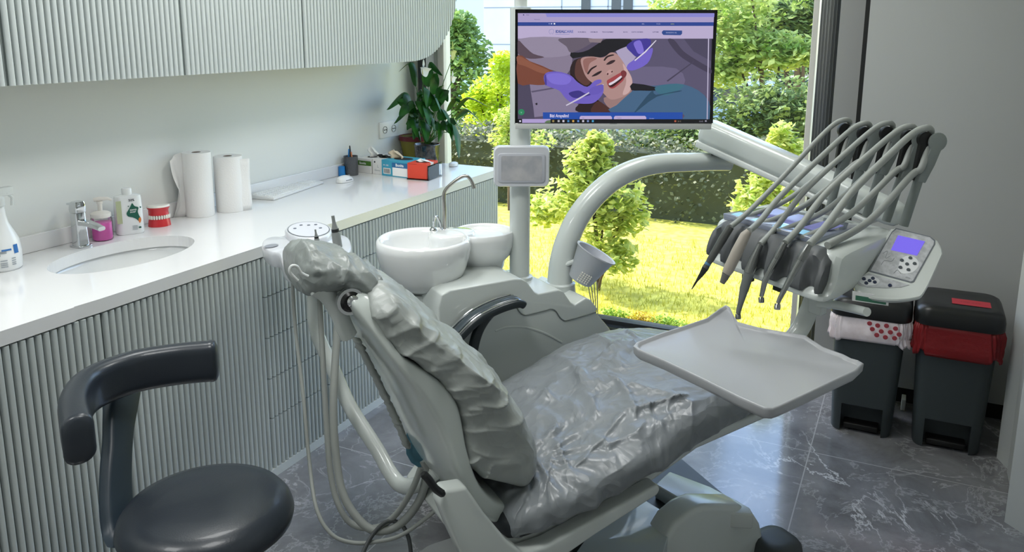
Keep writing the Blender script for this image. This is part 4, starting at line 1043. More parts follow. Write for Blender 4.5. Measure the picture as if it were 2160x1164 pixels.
def decal(px, name, m):
    P_ = [at(x, y, 'v', UV + .004) for x, y in px]
# cuspidor body and bowls
zc = .955
bc = at(893, 508, 'z', zc)
cus = thing('cuspidor', 'white ceramic cuspidor with a round spit bowl and smaller cup shelf beside the counter', 'cuspidor', (bc.x, bc.y, .70))
R_ = .150
rings = []
prof = [(.28, -.168), (.58, -.160), (.76, -.144), (.88, -.118), (.97, -.085), (1.03, -.05), (1.06, -.02), (1.04, .004), (.985, .012), (.93, .006), (.885, -.01), (.82, -.045), (.65, -.085), (.35, -.105), (.08, -.11)]
NN = 72
for s_, h in prof:
    rings.append([V((bc.x + R_ * s_ * cos(2 * pi * k / NN), bc.y + R_ * s_ * sin(2 * pi * k / NN), zc + h)) for k in range(NN)])
MB().loft(rings).build('bowl', ceramic, cus, ang=180)
sc_ = at(1022, 489, 'z', zc - .005); ex = (sc_ - bc); ex.z = 0; Lx = ex.length; ex.normalize(); ey = V((-ex.y, ex.x, 0))
def lobe(r1, r2, d, h, s_):
    """outline that joins a wide disc at 0 to a small disc at d"""
    out = []
    for k in range(NN):
        a = 2 * pi * k / NN; ca, sa = cos(a), sin(a)
        out.append(V((bc.x, bc.y, 0)) + ex * (d + r2 * s_ * ca * (1.0 if ca > 0 else 1.25)) + ey * (r2 * s_ * sa) + V((0, 0, zc + h)))
    return out
rings = [lobe(0, .105, Lx + .0, h, s_) for s_, h in ((.35, -.17), (.55, -.15), (.66, -.125), (.72, -.100), (.86, -.085), (.97, -.05), (1.0, -.02), (.98, .0), (.93, .004), (.88, -.002), (.84, -.012), (.5, -.016), (.05, -.016))]
MB().loft(rings).build('cup_shelf', ceramic, cus, ang=180)
dk = bc + ex * (Lx * .52) + ey * .025
MB().loft([[V((dk.x, dk.y, zc + h)) + ex * (.085 * s_ * cos(a)) + ey * (.072 * s_ * sin(a)) for a in [2 * pi * k / 48 for k in range(48)]] for s_, h in ((.6, -.11), (.85, -.09), (.97, -.05), (1.0, -.01), (.97, .004), (.9, .008), (.5, .009), (.02, .009))]).build('deck', ceramic, cus, ang=180)
MB().lathe([(.001, -.40), (.100, -.40), (.098, -.30), (.096, -.20), (.09, -.165), (.001, -.165)], (bc.x, bc.y, zc), 36).build('neck', unit_white, cus, ang=50)
nb = V((bc.x, bc.y, 0)) + ex * Lx
MB().lathe([(.001, .74), (.066, .74), (.060, .765), (.050, .79), (.046, .83), (.001, .83)], (nb.x, nb.y, 0), 30).build('shelf_foot', unit_white, cus, ang=50)
# bowl spout, filler tube, lever
fpos = at(930, 482, 'z', zc + .01)
D0 = fpos.dot(V((syw, cyw, 0)))
pts = [at(x, y, 'd', D0) for x, y in ((937, 484), (937, 440), (936, 412), (942, 398), (958, 383), (974, 373), (986, 372), (995, 382), (1000, 397))]
MB().tube(spl(pts, 5), .0062, 12).build('filler_tube', steel, cus)
pts = [at(x, y, 'd', D0 - .015) for x, y in ((916, 480), (915, 468), (918, 458), (922, 458), (928, 470), (932, 486))]
MB().tube(spl(pts, 5), .0042, 10).build('flush_spout', chrome, cus)
MB().lathe([(.014, 0), (.012, .006), (.008, .010), (.001, .010)], at(914, 482, 'd', D0 - .015) - V((0, 0, .006)), 16).build('spout_collar', chrome, cus)
MB().lathe([(.014, 0), (.012, .006), (.008, .010), (.001, .010)], at(937, 484, 'd', D0) - V((0, 0, .006)), 16).build('tube_collar', chrome, cus)

# ---- pole with lamp mount, monitor, x-ray viewer
pb = cw(*(list(uz(1096, 586, .60))[:1] + [.60, 0])); HV = V((syw, cyw, 0)); DP = pb.dot(HV)
zb0 = at(1096, 588, 'd', DP).z; pxy = at(1096, 588, 'd', DP)
pole = thing('pole', 'white upright pole rising from the water unit, carrying the monitor and the film viewer', 'pole', (pxy.x, pxy.y, zb0 - .03))
MB().lathe([(.001, zb0 - .05), (.036, zb0 - .05), (.036, 1.72), (.001, 1.72)], (pxy.x, pxy.y, 0), 36).build('lower_tube', unit_white, pole, ang=50)
MB().lathe([(.001, 1.722), (.022, 1.722), (.022, 2.72), (.05, 2.722), (.05, CEIL), (.001, CEIL)], (pxy.x, pxy.y, 0), 30).build('upper_tube', unit_white, pole, ang=50)
MB().lathe([(.037, zb0 - .04), (.048, zb0 - .035), (.046, zb0 + .012), (.037, zb0 + .016)], (pxy.x, pxy.y, 0), 36).build('collar', unit_white, pole, ang=50)
DM = DP - .075
mon = thing('monitor', 'wide flat monitor on the pole showing a dental clinic website', 'monitor', at(1298, 272, 'd', DM))
TL, TR, BL, BR = (at(x, y, 'd', DM) for x, y in ((1087, 21), (1512, 22), (1087, 271), (1500, 272)))
mc = (TL + TR + BL + BR) / 4; MX = (TR - TL + BR - BL).normalized(); MX.z = 0; MX.normalize(); MY = V((0, 0, 1)); MN = MX.cross(MY)
MW = ((TR - TL).length + (BR - BL).length) / 2; MH = TL.z - BL.z
def mf(p): return mc + MX * p[0] + MY * p[1] - MN * p[2]
MB().prism(rrect(MW, MH, .004, 3), .0, .012, mf).build('back_panel', white_plastic, mon, smooth=False)
MB().box((-MW * .3, -MH * .36, .012), (MW * .3, MH * .30, .034), mf).build('rear_housing', white_plastic, mon, bevel=.006)
MB().box((-.11, -.05, .034), (.04, .05, .06), lambda p: mf((p.x - MW * .40 + .11, p.y, p.z))).build('bracket', grey_plastic, mon, bevel=.003)
bz = MB(); bz.box((-MW / 2 - .001, MH / 2 - .008, -.004), (MW / 2 + .001, MH / 2 + .002, .003), mf)
for s_ in (-1, 1):
    x = s_ * (MW / 2 - .003); bz.box((x - .004, -MH / 2 + .015, -.004), (x + .004, MH / 2, .003), mf)
bz.build('bezel', mat('bezel_black', '0a0a0c', .25), mon, smooth=False)
MB().box((-MW / 2, -MH / 2 - .001, -.005), (MW / 2, -MH / 2 + .0185, .010), mf).build('chin', mat('chin_silver', 'c9cbc9', .3), mon, bevel=.0015)
MB().box((-.012, -MH / 2 + .0165, -.0055), (.012, -MH / 2 + .019, .0), mf).build('logo_tab', grey_plastic, mon, smooth=False)
# the displayed page; S() maps the page as seen in the photograph onto the panel
def S(x, y): 
    p = at(x, y, 'd', DM); d = p - mc; return (d.dot(MX), d.dot(MY))
def SS(pts): return [S(1040 + a / 3.881, b_ / 3.88) for a, b_ in pts]       # page coordinates (2018 x 1164 enlargement)
pt = Paint(mc + MN * .0006, MX, MY, .00008)
K = .85
def pol(pts, col, sm=0, k=K): pt.poly(SS(pts), emis(col, k), sm)
pol([(200, 100), (1815, 100), (1800, 1008), (200, 1008)], '0a0a10')
pol([(203, 108), (1810, 108), (1806, 182), (203, 182)], 'b3a6d2')
pol([(203, 108), (430, 108), (440, 140), (1810, 140), (1810, 108)], '9f9be0')
pol([(430, 108), (1812, 110), (1811, 138), (440, 138)], '918fdc')
pol([(203, 182), (1806, 182), (1804, 212), (203, 210)], '2c4798')
pol([(203, 212), (1803, 212), (1800, 316), (203, 316)], 'c4b6da')
pol([(203, 316), (1790, 316), (1772, 974), (203, 974)], '5b5168')
# photograph on the page: chair background
pol([(1130, 316), (1790, 316), (1775, 800), (1500, 690), (1180, 560)], '5d5672')
pol([(1130, 560), (1500, 560), (1560, 700), (1330, 720), (1130, 690)], '6f6786', 3)
pol([(1430, 330), (1480, 325), (1560, 420), (1680, 500), (1780, 560), (1775, 600), (1640, 530), (1520, 450)], '463f56', 4)
pol([(1560, 316), (1790, 316), (1785, 500), (1640, 420)], '4d4760')
pol([(1420, 660), (1640, 500), (1646, 506), (1430, 668)], '494259')
# white head rest, upper left
pol([(203, 316), (640, 316), (660, 400), (640, 560), (600, 610), (440, 560), (203, 470)], '8d8198')
pol([(225, 316), (620, 316), (640, 440), (420, 470), (270, 440)], '9a8fa6', 4)
pol([(205, 330), (260, 380), (330, 440), (420, 468), (300, 480), (205, 440)], '5d4c58', 3)
pol([(540, 316), (820, 316), (760, 380), (640, 430), (600, 380)], '6b6070', 4)
pol([(203, 680), (420, 690), (620, 760), (700, 860), (700, 916), (203, 974)], '8a7f9b')
pol([(203, 680), (300, 690), (330, 880), (340, 974), (203, 974)], '4f4860')
pol([(310, 745), (640, 690), (645, 700), (320, 757)], '5f5670')
pol([(345, 846), (362, 840), (364, 855), (352, 860)], '1a1620', 0, .6)
# dark shoulder / hair cap and mask bar
pol([(1000, 410), (1085, 370), (1170, 465), (1100, 560), (1060, 520)], 'b3a8c8')
pol([(635, 430), (700, 430), (780, 408), (900, 330), (960, 318), (1120, 320), (1130, 360), (1040, 400), (960, 440), (880, 470), (800, 475), (780, 455), (650, 478)], '17151c', 2)
pol([(780, 316), (900, 316), (880, 350), (790, 345)], '8f7f86')
# hair
pol([(690, 480), (640, 530), (630, 600), (660, 680), (740, 740), (830, 790), (860, 870), (960, 916), (700, 916), (705, 850), (960, 700), (860, 470)], '2a1a1c', 3)
pol([(690, 490), (670, 560), (680, 640), (760, 700), (800, 650), (740, 560), (740, 480)], '5c3a34', 4)
pol([(850, 830), (905, 850), (970, 916), (800, 916)], '4d2c26', 3)
# face and neck
pol([(905, 800), (1060, 770), (1130, 720), (1120, 790), (1040, 860), (960, 890)], 'a07f7c', 3)
pol([(720, 480), (800, 462), (900, 470), (960, 430), (1010, 440), (1060, 500), (1100, 570), (1135, 640), (1138, 700), (1110, 760), (1040, 800), (960, 812), (900, 760), (840, 700), (770, 640), (735, 570)], 'b6908c', 4)
pol([(1060, 520), (1105, 580), (1135, 640), (1136, 700), (1108, 758), (1060, 770), (1090, 660)], 'd3b0ae', 4)
pol([(740, 490), (800, 470), (850, 480), (790, 520), (770, 600), (745, 560)], '9a6c66', 4)
pol([(770, 600), (800, 558), (845, 535), (845, 545), (808, 570), (782, 606)], '2c1a1c', 3)
pol([(905, 490), (930, 458), (975, 445), (990, 452), (940, 468), (915, 496)], '2c1a1c', 3)
pol([(805, 625), (850, 592), (888, 578), (880, 596), (845, 618)], '2a1b20', 3)
pol([(925, 525), (965, 495), (1000, 492), (985, 512), (950, 528)], '3a262b', 3)
pol([(925, 600), (945, 575), (965, 570), (985, 580), (975, 600), (945, 618)], 'c79e9b', 4)
pol([(930, 606), (938, 596), (945, 604), (938, 614)], '4d2528', 3); pol([(966, 586), (976, 578), (980, 586), (972, 594)], '4d2528', 3)
pol([(930, 665), (960, 640), (1030, 600), (1055, 590), (1072, 610), (1070, 650), (1030, 690), (985, 722), (950, 715)], 'a8474c', 4)
pol([(945, 680), (985, 668), (1035, 630), (1060, 612), (1062, 640), (1020, 680), (975, 712), (950, 706)], '3c1114', 3)
pol([(947, 682), (985, 662), (1040, 622), (1056, 624), (1040, 644), (990, 680), (955, 698)], 'e6dce8', 3)
pol([(1045, 590), (1070, 575), (1092, 595), (1085, 625), (1060, 640)], '7c3338', 4)
# drape
pol([(960, 916), (1010, 860), (1120, 760), (1200, 710), (1330, 700), (1450, 685), (1560, 690), (1680, 740), (1765, 830), (1770, 974), (1550, 974), (1540, 918)], '47688a', 2)
pol([(1140, 680), (1330, 712), (1340, 740), (1200, 740), (1130, 735)], '15131c', 2)
pol([(1320, 720), (1430, 690), (1560, 692), (1500, 750), (1390, 780)], '3f7186', 3)
pol([(1300, 740), (1330, 775), (1520, 740), (1525, 750), (1340, 790), (1170, 914), (1160, 910)], '2c4c66', 3)
# left arm and glove
pol([(203, 450), (300, 500), (490, 580), (430, 640), (420, 694), (300, 690), (203, 682)], '7d4736', 2)
pol([(203, 455), (330, 520), (460, 580), (400, 600), (260, 540), (203, 520)], '925a45', 3)
pol([(415, 640), (430, 600), (480, 585), (560, 590), (640, 620), (690, 670), (770, 710), (830, 660), (880, 650), (884, 675), (840, 700), (900, 705), (895, 770), (840, 830), (780, 848), (650, 840), (590, 800), (540, 740), (440, 700)], '7463c8', 3)
pol([(440, 610), (560, 600), (640, 640), (600, 690), (480, 680)], '8474dc', 4)
pol([(620, 760), (700, 740), (760, 765), (830, 745), (800, 775), (700, 800), (650, 795)], '3d3288', 4)
pol([(420, 620), (432, 612), (440, 690), (425, 690)], '4b3f9c', 2)
pol([(595, 858), (700, 800), (900, 686), (905, 692), (705, 812), (600, 866)], 'd8d0e4')
pol([(800, 720), (895, 690), (895, 740), (850, 770), (790, 770)], '6c5cc0', 4)
# right glove with the mirror
pol([(1090, 380), (1140, 335), (1200, 318), (1280, 318), (1290, 360), (1270, 420), (1180, 465), (1130, 430)], '43389a', 3)
pol([(1150, 350), (1200, 330), (1225, 380), (1230, 430), (1190, 440), (1165, 400)], '8474dc', 4)
pol([(1100, 530), (1150, 490), (1230, 440), (1300, 390), (1300, 440), (1260, 520), (1160, 572), (1100, 570)], '7867d0', 3)
pol([(1155, 492), (1240, 420), (1330, 328), (1336, 332), (1248, 428), (1160, 500)], 'e6def0')
# page furniture
pol([(408, 918), (1550, 918), (1548, 974), (408, 974)], '1f4fae')
for a, b_ in ((708, 972), (988, 1252)):
    pol([(a, 974), (a, 958), (a + 10, 947), (b_ - 10, 947), (b_, 958), (b_, 974)], 'c6b5e0'); 
pol([(1380, 260), (1392, 248), (1545, 250), (1545, 276), (1532, 288), (1392, 286), (1380, 272)], '2f4c92', 0)
pol([(203, 974), (1786, 974), (1784, 1008), (203, 1008)], '07070c')
pol([(238, 972), (470, 972), (470, 1004), (238, 1004)], 'b7a6da'); pol([(420, 1000), (440, 985), (470, 980), (470, 1004), (430, 1004)], '66805c')
def disp(body, x, y, hpx, col, k=K, bold=.0, sx=1):
    s0 = S(1040 + x / 3.881, y / 3.88); h = hpx / 3.88 * (MW / 425); pt.text(body, s0[0], s0[1], h, emis(col, k), bold=bold, sx=sx)
pc = S(1040 + 232 / 3.881, 916 / 3.88); pt.circ(pc[0], pc[1], .0105, emis('2f8f63', .8)); disp('v', 225, 926, 22, '9adfc0')
disp('IDEAL', 510, 268, 22, '2c4a98', K, .03); disp('CARE', 582, 268, 22, '5566b4', K, .02)
pt.line(SS([(462, 245), (456, 262), (468, 280), (476, 268), (486, 280), (496, 262), (494, 242), (478, 238), (462, 245)]), .0009, emis('7b86c0', .8))
pol([(510, 279), (625, 279), (625, 282), (510, 282)], '8a90c8')
for x, w in (('KURUMSAL', 693), ('HEKIMLER', 795), ('TEDAVILERIMIZ', 890), ('BLOG', 1064), ('HASTA REHBERI', 1130), ('ILETISIM', 1303)): disp(x, w, 267, 10.5, '4a4c78', K, .01, .95)
disp('RANDEVU AL', 1412, 272, 11, 'b8bfe8', K)
disp('Bizi Arayalim!', 463, 957, 27, 'dcd6f4', K, .03, .80)
disp('info', 1215, 200, 10, 'c9cdf0'); disp('0 212', 1335, 200, 10, 'c9cdf0'); disp('www.', 1450, 200, 10, 'c8d25a')
disp('Ad', 728, 967, 10, '6b6a98'); disp('Telefon', 1010, 967, 10, '6b6a98'); disp('Gonder', 1275, 972, 10, 'b9c0ec'); disp('Ideal', 270, 126, 10, '514c7c'); disp('idealcare', 335, 163, 10, '6a6490')
pol([(246, 117), (254, 117), (254, 127), (246, 127)], '33306a'); 
for k, (x, c_) in enumerate(((492, 'b09a60'), (536, 'c9c9d2'), (575, 'e8e2f0'), (615, '4c9be0'), (655, 'e8b860'), (696, '6a9ae8'), (736, 'e6e0f0'), (775, '8aa4e0'), (815, '55b6e8'))):
    pol([(x - 8, 980), (x + 8, 980), (x + 8, 997), (x - 8, 997)], c_, 0, .7)
pol([(215, 982), (228, 982), (228, 996), (215, 996)], 'e6e2f4'); disp('24 C', 1505, 996, 12, 'a89a88', .7); disp('12:45', 1680, 996, 12, 'a8a4b8', .7); pol([(1730, 982), (1744, 982), (1744, 994), (1730, 994)], 'b8b4c8', 0, .7); pol([(1480, 982), (1496, 982), (1496, 996), (1480, 996)], 'c8664a', 0, .7)
pol([(455, 190), (462, 190), (462, 199), (455, 199)], '9aa6dc'); pol([(472, 190), (483, 190), (483, 199), (472, 199)], 'd0d4f0'); pol([(495, 189), (508, 189), (508, 200), (495, 200)], 'f0f0fa')
pol([(1755, 316), (1764, 316), (1752, 974), (1744, 974)], 'c4bcd8')
pt.build('screen_image', mon)
MB().box((-MW / 2 + .002, -MH / 2 + .016, -.0005), (MW / 2 - .002, MH / 2 - .004, .0002), mf).build('screen', emis('0a0a10', .3), mon, smooth=False)
# ---- film viewer on the pole
DV = DP - .055
vc = at(1100, 350, 'd', DV)
vw = thing('film_viewer', 'small white film viewer box with a dull window on the pole below the monitor', 'film viewer', vc - V((0, 0, .07)))
sc1 = DV / FPX
def vf(p): return vc + MX * p[0] + MY * p[1] - MN * p[2]
rings = []
W_, H_ = 120 * sc1, 88 * sc1
for d, s_ in ((.034, .80), (.026, .93), (.010, 1.0), (-.012, .99), (-.020, .95)):
    rings.append([vf((a * s_, b_ * (s_ if s_ > .9 else .9 * s_ + .09), d)) for a, b_ in rrect(W_, H_, .020, 5)])
MB().loft(rings).build('housing', mat('viewer_white', 'd3d5db', .3, coat=.3), vw, ang=50)
MB().prism(rrect(W_ * .84, H_ * .72, .012, 4), .0195, .024, lambda p: vf((p[0], p[1] - .004, -p[2]))).build('frame', mat('viewer_frame', 'b9bbc3', .35), vw, bevel=.002)
MB().prism(rrect(W_ * .72, H_ * .60, .006, 4), .0235, .0246, lambda p: vf((p[0], p[1] - .004, -p[2]))).build('viewing_window', mat('viewer_glass', 'a9aab0', .35, vary=('c2c0c2', 20)), vw)

# ---- curved support arm
ab = cw(uz(1181, 603, .58)[0], .58, 0); DA = ab.dot(HV)
arm = thing('support_arm', 'thick white curved arm arching from the water unit in front of the window', 'arm', at(1181, 606, 'd', DA))
ks = [(1181, 606), (1184, 560), (1196, 510), (1220, 458), (1256, 412), (1300, 376), (1352, 353), (1404, 344), (1455, 342), (1500, 341), (1538, 341)]
P_ = spl([at(x, y, 'd', DA + .0 + .02 * i) for i, (x, y) in enumerate(ks)], 6); n_ = len(P_)
MB().tube(P_, [.047 - .013 * min(1, (i / n_) * 1.15) for i in range(n_)], 28).build('arc_tube', unit_white, arm, ang=50)
MB().lathe([(.049, -.035), (.060, -.03), (.056, .018), (.049, .022)], P_[0], 32, axis=(0, 0, 1)).build('collar', unit_white, arm, ang=50)
pe = P_[-5]
MB().lathe([(.001, .02), (.030, .02), (.030, .045), (.018, .048), (.018, .075), (.001, .075)], pe, 24).build('swivel', unit_white, arm, ang=50)
# balance arm down to the instrument console
DE = pe.dot(HV)
A0 = at(1492, 276, 'd', DE); A1 = at(1905, 458, 'd', 2.52)
ba = thing('balance_arm', 'long white straight arm slanting down from behind the monitor to the instrument console', 'arm', A0)
dirv = (A1 - A0).normalized(); sdv = dirv.cross(V((0, 0, 1))).normalized(); upv = sdv.cross(dirv)
rings = []
for q, w, h in ((-.02, .7, .7), (-.005, .95, .95), (.02, 1, 1), (.5, .96, .95), (.95, .9, .86), (.985, .8, .75), (1.0, .5, .45)):
    c = A0.lerp(A1, q); rings.append([c + sdv * (a * w) + upv * (b_ * h) for a, b_ in rrect(.085, .092, .026, 5)])
MB().loft(rings).build('arm_tube', unit_white, ba, ang=50)
rings = []
for q in (-.012, .0, .3, .6, .9):
    c = A0.lerp(A1, q) - upv * .050; rings.append([c + sdv * a + upv * b_ * (1 - q * .6) for a, b_ in rrect(.078, .030, .008, 3)])
MB().loft(rings).build('lower_cover', white_plastic, ba, ang=50)
MB().lathe([(.001, -.001), (.006, -.001), (.006, .003), (.001, .003)], at(1499, 291, 'd', DE - .045), 12, axis=-MN * -1).build('screw', grey_plastic, ba)
MB().lathe([(.001, -.075), (.014, -.075), (.014, -.03), (.001, -.03)], A0 + dirv * .04, 16).build('pivot_pin', dark_plastic, ba, ang=50)
# tissue holder basket hanging on the arm
t = thing('waste_basket', 'small tapered white plastic basket with a grille hanging on the curved arm', 'basket', at(1225, 596, 'd', DA - .02))
q0 = at(1222, 592, 'd', DA - .03); q1 = at(1256, 536, 'd', DA - .03); axx = (q1 - q0)
Hh = axx.length; axx.normalize()
MB().lathe([(.001, 0), (.040, 0), (.045, .004), (.072, Hh), (.078, Hh + .004), (.078, Hh + .008), (.070, Hh + .006), (.043, .008), (.001, .006)], q0, 4 * 8, axis=axx, caps=False).build('bucket', mat('bucket_white', 'c3c5cc', .4), t, ang=50)
MB().tube([q1 - MX * .06 - axx * .03, at(1190, 560, 'd', DA - .01)], .008, 8).build('hook', white_plastic, t)
g_ = MB(); fb, fn_ = None, None
sidev = (axx.cross(MN)).normalized()
for i in range(5):
    for j_ in range(5):
        cc = q0 + axx * (.012 + .008 * j_) + sidev * ((i - 2) * .009)
        r_ = .046 + .0275 * ((.012 + .008 * j_) / Hh)
        nrm = (MN - axx * MN.dot(axx)).normalized(); dv = (i - 2) * .009; cc = cc + nrm * (sqrt(max(.0001, r_ * r_ - dv * dv)) - .0015)
        g_.lathe([(.001, 0), (.0028, 0), (.0028, .0026), (.001, .0026)], cc, 8, axis=nrm)
g_.build('grille', mat('grille_light', 'f4f1e6', .5), t, ang=50)
for k in range(4):
    pts = [at(x, y, 'd', DA + .05) for x, y in ((1238 + k * 7, 592 + (k % 2) * 3), (1242 + k * 6, 610), (1248 + k * 4, 640), (1252 + k * 3, 672))]
    o = MB().tube(spl(pts, 5), .0022, 6).build('water_tube', mat('tube_clear', 'c9c39a', .3), None)
    tag(o, 'thin clear hoses running down behind the water unit under the basket', 'hose', 'thin clear hoses')

# ================================================================== INSTRUMENT CONSOLE
FL, FR, BRc, BLc = V((-.490, 2.350, 0)), V((-.163, 2.110, 0)), V((-.025, 2.440, 0)), V((-.365, 2.640, 0))
e1 = (FR - FL).normalized(); mid_f = (FL + FR) / 2; mid_b = (BRc + BLc) / 2; e2 = (mid_b - mid_f).normalized()
con = thing('instrument_console', 'white instrument delivery console above the tray with a dark grey scalloped front', 'console', (mid_f.x + .1, mid_f.y + .2, 1.0))
def cq(s_, d): # s along width 0..1, d depth 0..1
    return FL.lerp(FR, s_).lerp(BLc.lerp(BRc, s_), d)
prof = [(.015, 1.035), (.03, 1.085), (.055, 1.104), (.12, 1.112), (.55, 1.122), (.90, 1.124), (.97, 1.115), (1.0, 1.085), (1.0, 1.045), (.94, 1.02), (.60, 1.005), (.20, .990), (.02, .982), (-.075, .985), (-.085, 1.0), (-.03, 1.02)]
rings = []
for s_, k_, dz in ((-.055, .55, .0), (-.045, .80, .0), (-.02, .95, .0), (.03, 1, 0), (.25, 1, 0), (.5, 1, 0), (.75, 1, 0), (.97, 1, 0), (1.03, .96, 0), (1.065, .84, 0), (1.075, .60, 0)):
    zc2 = 1.06; dc = .5
    rings.append([cq(s_, dc + (d - dc) * (k_ * .5 + .5)) + V((0, 0, zc2 + (z - zc2) * k_)) for d, z in prof])
MB().loft(rings).build('body', unit_white, con, ang=32, sub=1)
# dark front with hollows for the five instruments
gd = mat('grip_dark', '55585a', .5)
NS_ = 90; rings = []
for i in range(NS_ + 1):
    s_ = i / NS_; ph = ((s_ - .085) / .207) % 1.0; near = min(abs(ph), abs(1 - ph)); gro = max(0, 1 - (near / .27) ** 2) if s_ < .97 else 0
    e = min(1, (.25 + min(s_, 1 - s_) * 9)) ; e = min(1, e); cz = 1.03
    out = []
    for d, z in ((.10, 1.112), (.03, 1.112), (-.03, 1.098), (-.075, 1.070), (-.105, 1.042), (-.115, 1.020), (-.105, 1.006), (-.05, 1.002), (.04, 1.003), (.12, 1.015)):
        dd = d + (.075 * gro if z < 1.09 and d < .02 else 0); zz = z + (.014 * gro if z < 1.015 else 0)
        out.append(cq(s_ * 1.02 - .01, dd) + V((0, 0, cz + (zz - cz) * (.6 + .4 * e))))
    rings.append(out)
MB().loft(rings).build('instrument_holder', gd, con, ang=70)
# glass display tablet lying on top
f_, nn_ = plane3(cq(.02, .10) + V((0, 0, 1.1165)), cq(.85, .12) + V((0, 0, 1.1165)), cq(.1, .75) + V((0, 0, 1.128)))
if nn_.z < 0: nn_ = -nn_
tabl = [cq(.0, .10), cq(.84, .10), cq(.86, .76), (cq(.10, .76))]
MB().prism([(p.x, p.y) for p in tabl], 1.108, 1.1262).build('display_panel', mat('panel_glass', '7c8496', .05, coat=1), con, bevel=.003)
pp_ = Paint(cq(0, 0) + V((0, 0, 1.1264)), (cq(1, 0) - cq(0, 0)), (cq(0, 1) - cq(0, 0)), .0001)  # glowing keys and fields stand in for the window's reflection on the glass
for i in range(4): pp_.rect(.06 + i * .2, .13, .16 + i * .2, .27, emis('8fd0ee', .8))
for i in range(3): pp_.rect(.14 + i * .24, .32, .30 + i * .24, .70, emis('8f93d8', .55))
pp_.build('keys_and_reflection', con)
MB().box((-.004, -.02, 1.0), (.004, .02, 1.0), lambda p: p) if False else None
# side handle boss to the control pad
MB().tube([at(1800, 545, 'd', 2.16), at(1836, 556, 'd', 2.10)], .016, 18).build('pad_joint', unit_white, con)
MB().box((-.02, -.006, .0), (.02, .006, .018), lambda p: cq(.33, .03) + V((0, 0, .965)) + e1 * p.x + e2 * p.y + V((0, 0, p.z))).build('latch', dark_plastic, con)
MB().box((-.02, -.006, .0), (.02, .006, .018), lambda p: cq(.62, .03) + V((0, 0, .965)) + e1 * p.x + e2 * p.y + V((0, 0, p.z))).build('latch', dark_plastic, con)
# control pad
pad = thing('control_pad', 'white tilted control pad with violet display at the right end of the console', 'control pad', at(1890, 600, 'd', 2.02))
T0 = at(1876, 486, 'd', 2.14); T1 = at(1978, 512, 'd', 2.08); T2 = at(1838, 576, 'd', 2.04)
pf, pn = plane3(T0, T1, T2)
if pn.dot(CAM - T0) < 0: pn = -pn; 
def pfo(x, y, o=0.0):
    p = pf(x, y); return p + pn * o
outl = [(1874, 488), (1885, 480), (1897, 480), (1968, 500), (1983, 512), (1990, 530), (1986, 545), (1952, 616), (1930, 630), (1880, 634), (1830, 628), (1804, 614), (1800, 600), (1806, 588), (1828, 574), (1836, 562)]
sm = [(p.x, p.y) for p in spl([(a, b_, 0) for a, b_ in outl], 4, True)]
rings = []
cx = sum(a for a, b_ in sm) / len(sm); cy = sum(b_ for a, b_ in sm) / len(sm)
for o_, s_ in ((-.030, .80), (-.024, .9), (-.010, .975), (-.003, .98), (.0, .955)):
    rings.append([pfo(cx + (a - cx) * s_, cy + (b_ - cy) * s_, o_) for a, b_ in sm])
MB().loft(rings).build('housing', mat('pad_white', 'cdd2cf', .3, coat=.3), pad, ang=45)
def patch(name, px, m, o0, o1, parent=pad, smooth=0):
    if smooth: px = [(p.x, p.y) for p in spl([(a, b_, 0) for a, b_ in px], smooth, True)]
    n_ = len(px); v = [pfo(x, y, o0) for x, y in px] + [pfo(x, y, o1) for x, y in px]
    return mk(name, v, [tuple(range(n_))[::-1], tuple(range(n_, 2 * n_))] + [(i, (i + 1) % n_, n_ + (i + 1) % n_, n_ + i) for i in range(n_)], m, parent, smooth=False)
patch('panel_edge', [(1881, 489), (1890, 481), (1962, 499), (1973, 507), (1972, 516), (1928, 595), (1922, 597), (1833, 573), (1832, 570)], mat('pad_line', '6d7278', .4), -.002, .0009)
patch('panel_face', [(1882, 491), (1891, 484), (1961, 501), (1970, 509), (1969, 516), (1926, 592), (1921, 594), (1836, 571)], mat('pad_face', 'a9abae', .3, vary=('c3c5c9', 60)), .0008, .0014)
patch('panel_face', [(1808, 595), (1822, 581), (1833, 577), (1918, 601), (1900, 606), (1870, 608), (1830, 606), (1812, 602)], mat('pad_face'), .0002, .0014)
patch('lcd', [(1894, 497), (1951, 510), (1934, 540), (1879, 528)], emis('7d6cf0', .95), .0012, .0022)
patch('button_ring', [(1895, 565), (1900, 548), (1915, 540), (1932, 546), (1938, 560), (1925, 575), (1905, 578), (1896, 572)], mat('pad_light', 'dcdee0', .35), .0013, .0020, smooth=3)
patch('button_ring', [(1812, 594), (1820, 583), (1840, 583), (1855, 592), (1848, 601), (1825, 602)], mat('pad_light'), .0013, .0020, smooth=3)
btn = mat('button_dark', '4b5258', .3, coat=.5); btn2 = mat('button_navy', '26304c', .3, coat=.5)
for x, y, m_ in ((1920, 545, btn), (1902, 550, btn), (1913, 558, btn), (1929, 557, btn), (1899, 565, btn), (1916, 570, btn), (1822, 589, btn2), (1841, 588, btn2), (1834, 593, btn2), (1827, 598, btn2), (1845, 596, btn2), (1877, 603, btn2)):
    MB().lathe([(.001, 0), (.0050, 0), (.0044, .0022), (.001, .0026)], pfo(x, y, .0018), 14, axis=pn).build('button', m_, pad, ang=60)
squig = mat('pad_print', '7f8388', .4)
for pts in (((1858, 560), (1866, 550), (1880, 552), (1886, 545)), ((1862, 535), (1872, 530), (1868, 545), (1878, 540)), ((1885, 577), (1893, 570), (1900, 578)), ((1910, 585), (1920, 588))):
    MB().tube(spl([pfo(x, y, .0014) for x, y in pts], 4), .0006, 6).build('print_line', squig, pad)
q_ = [at(x, y, 'd', 1.985) for x, y in ((1799, 614), (1875, 626), (1874, 645), (1798, 634))]
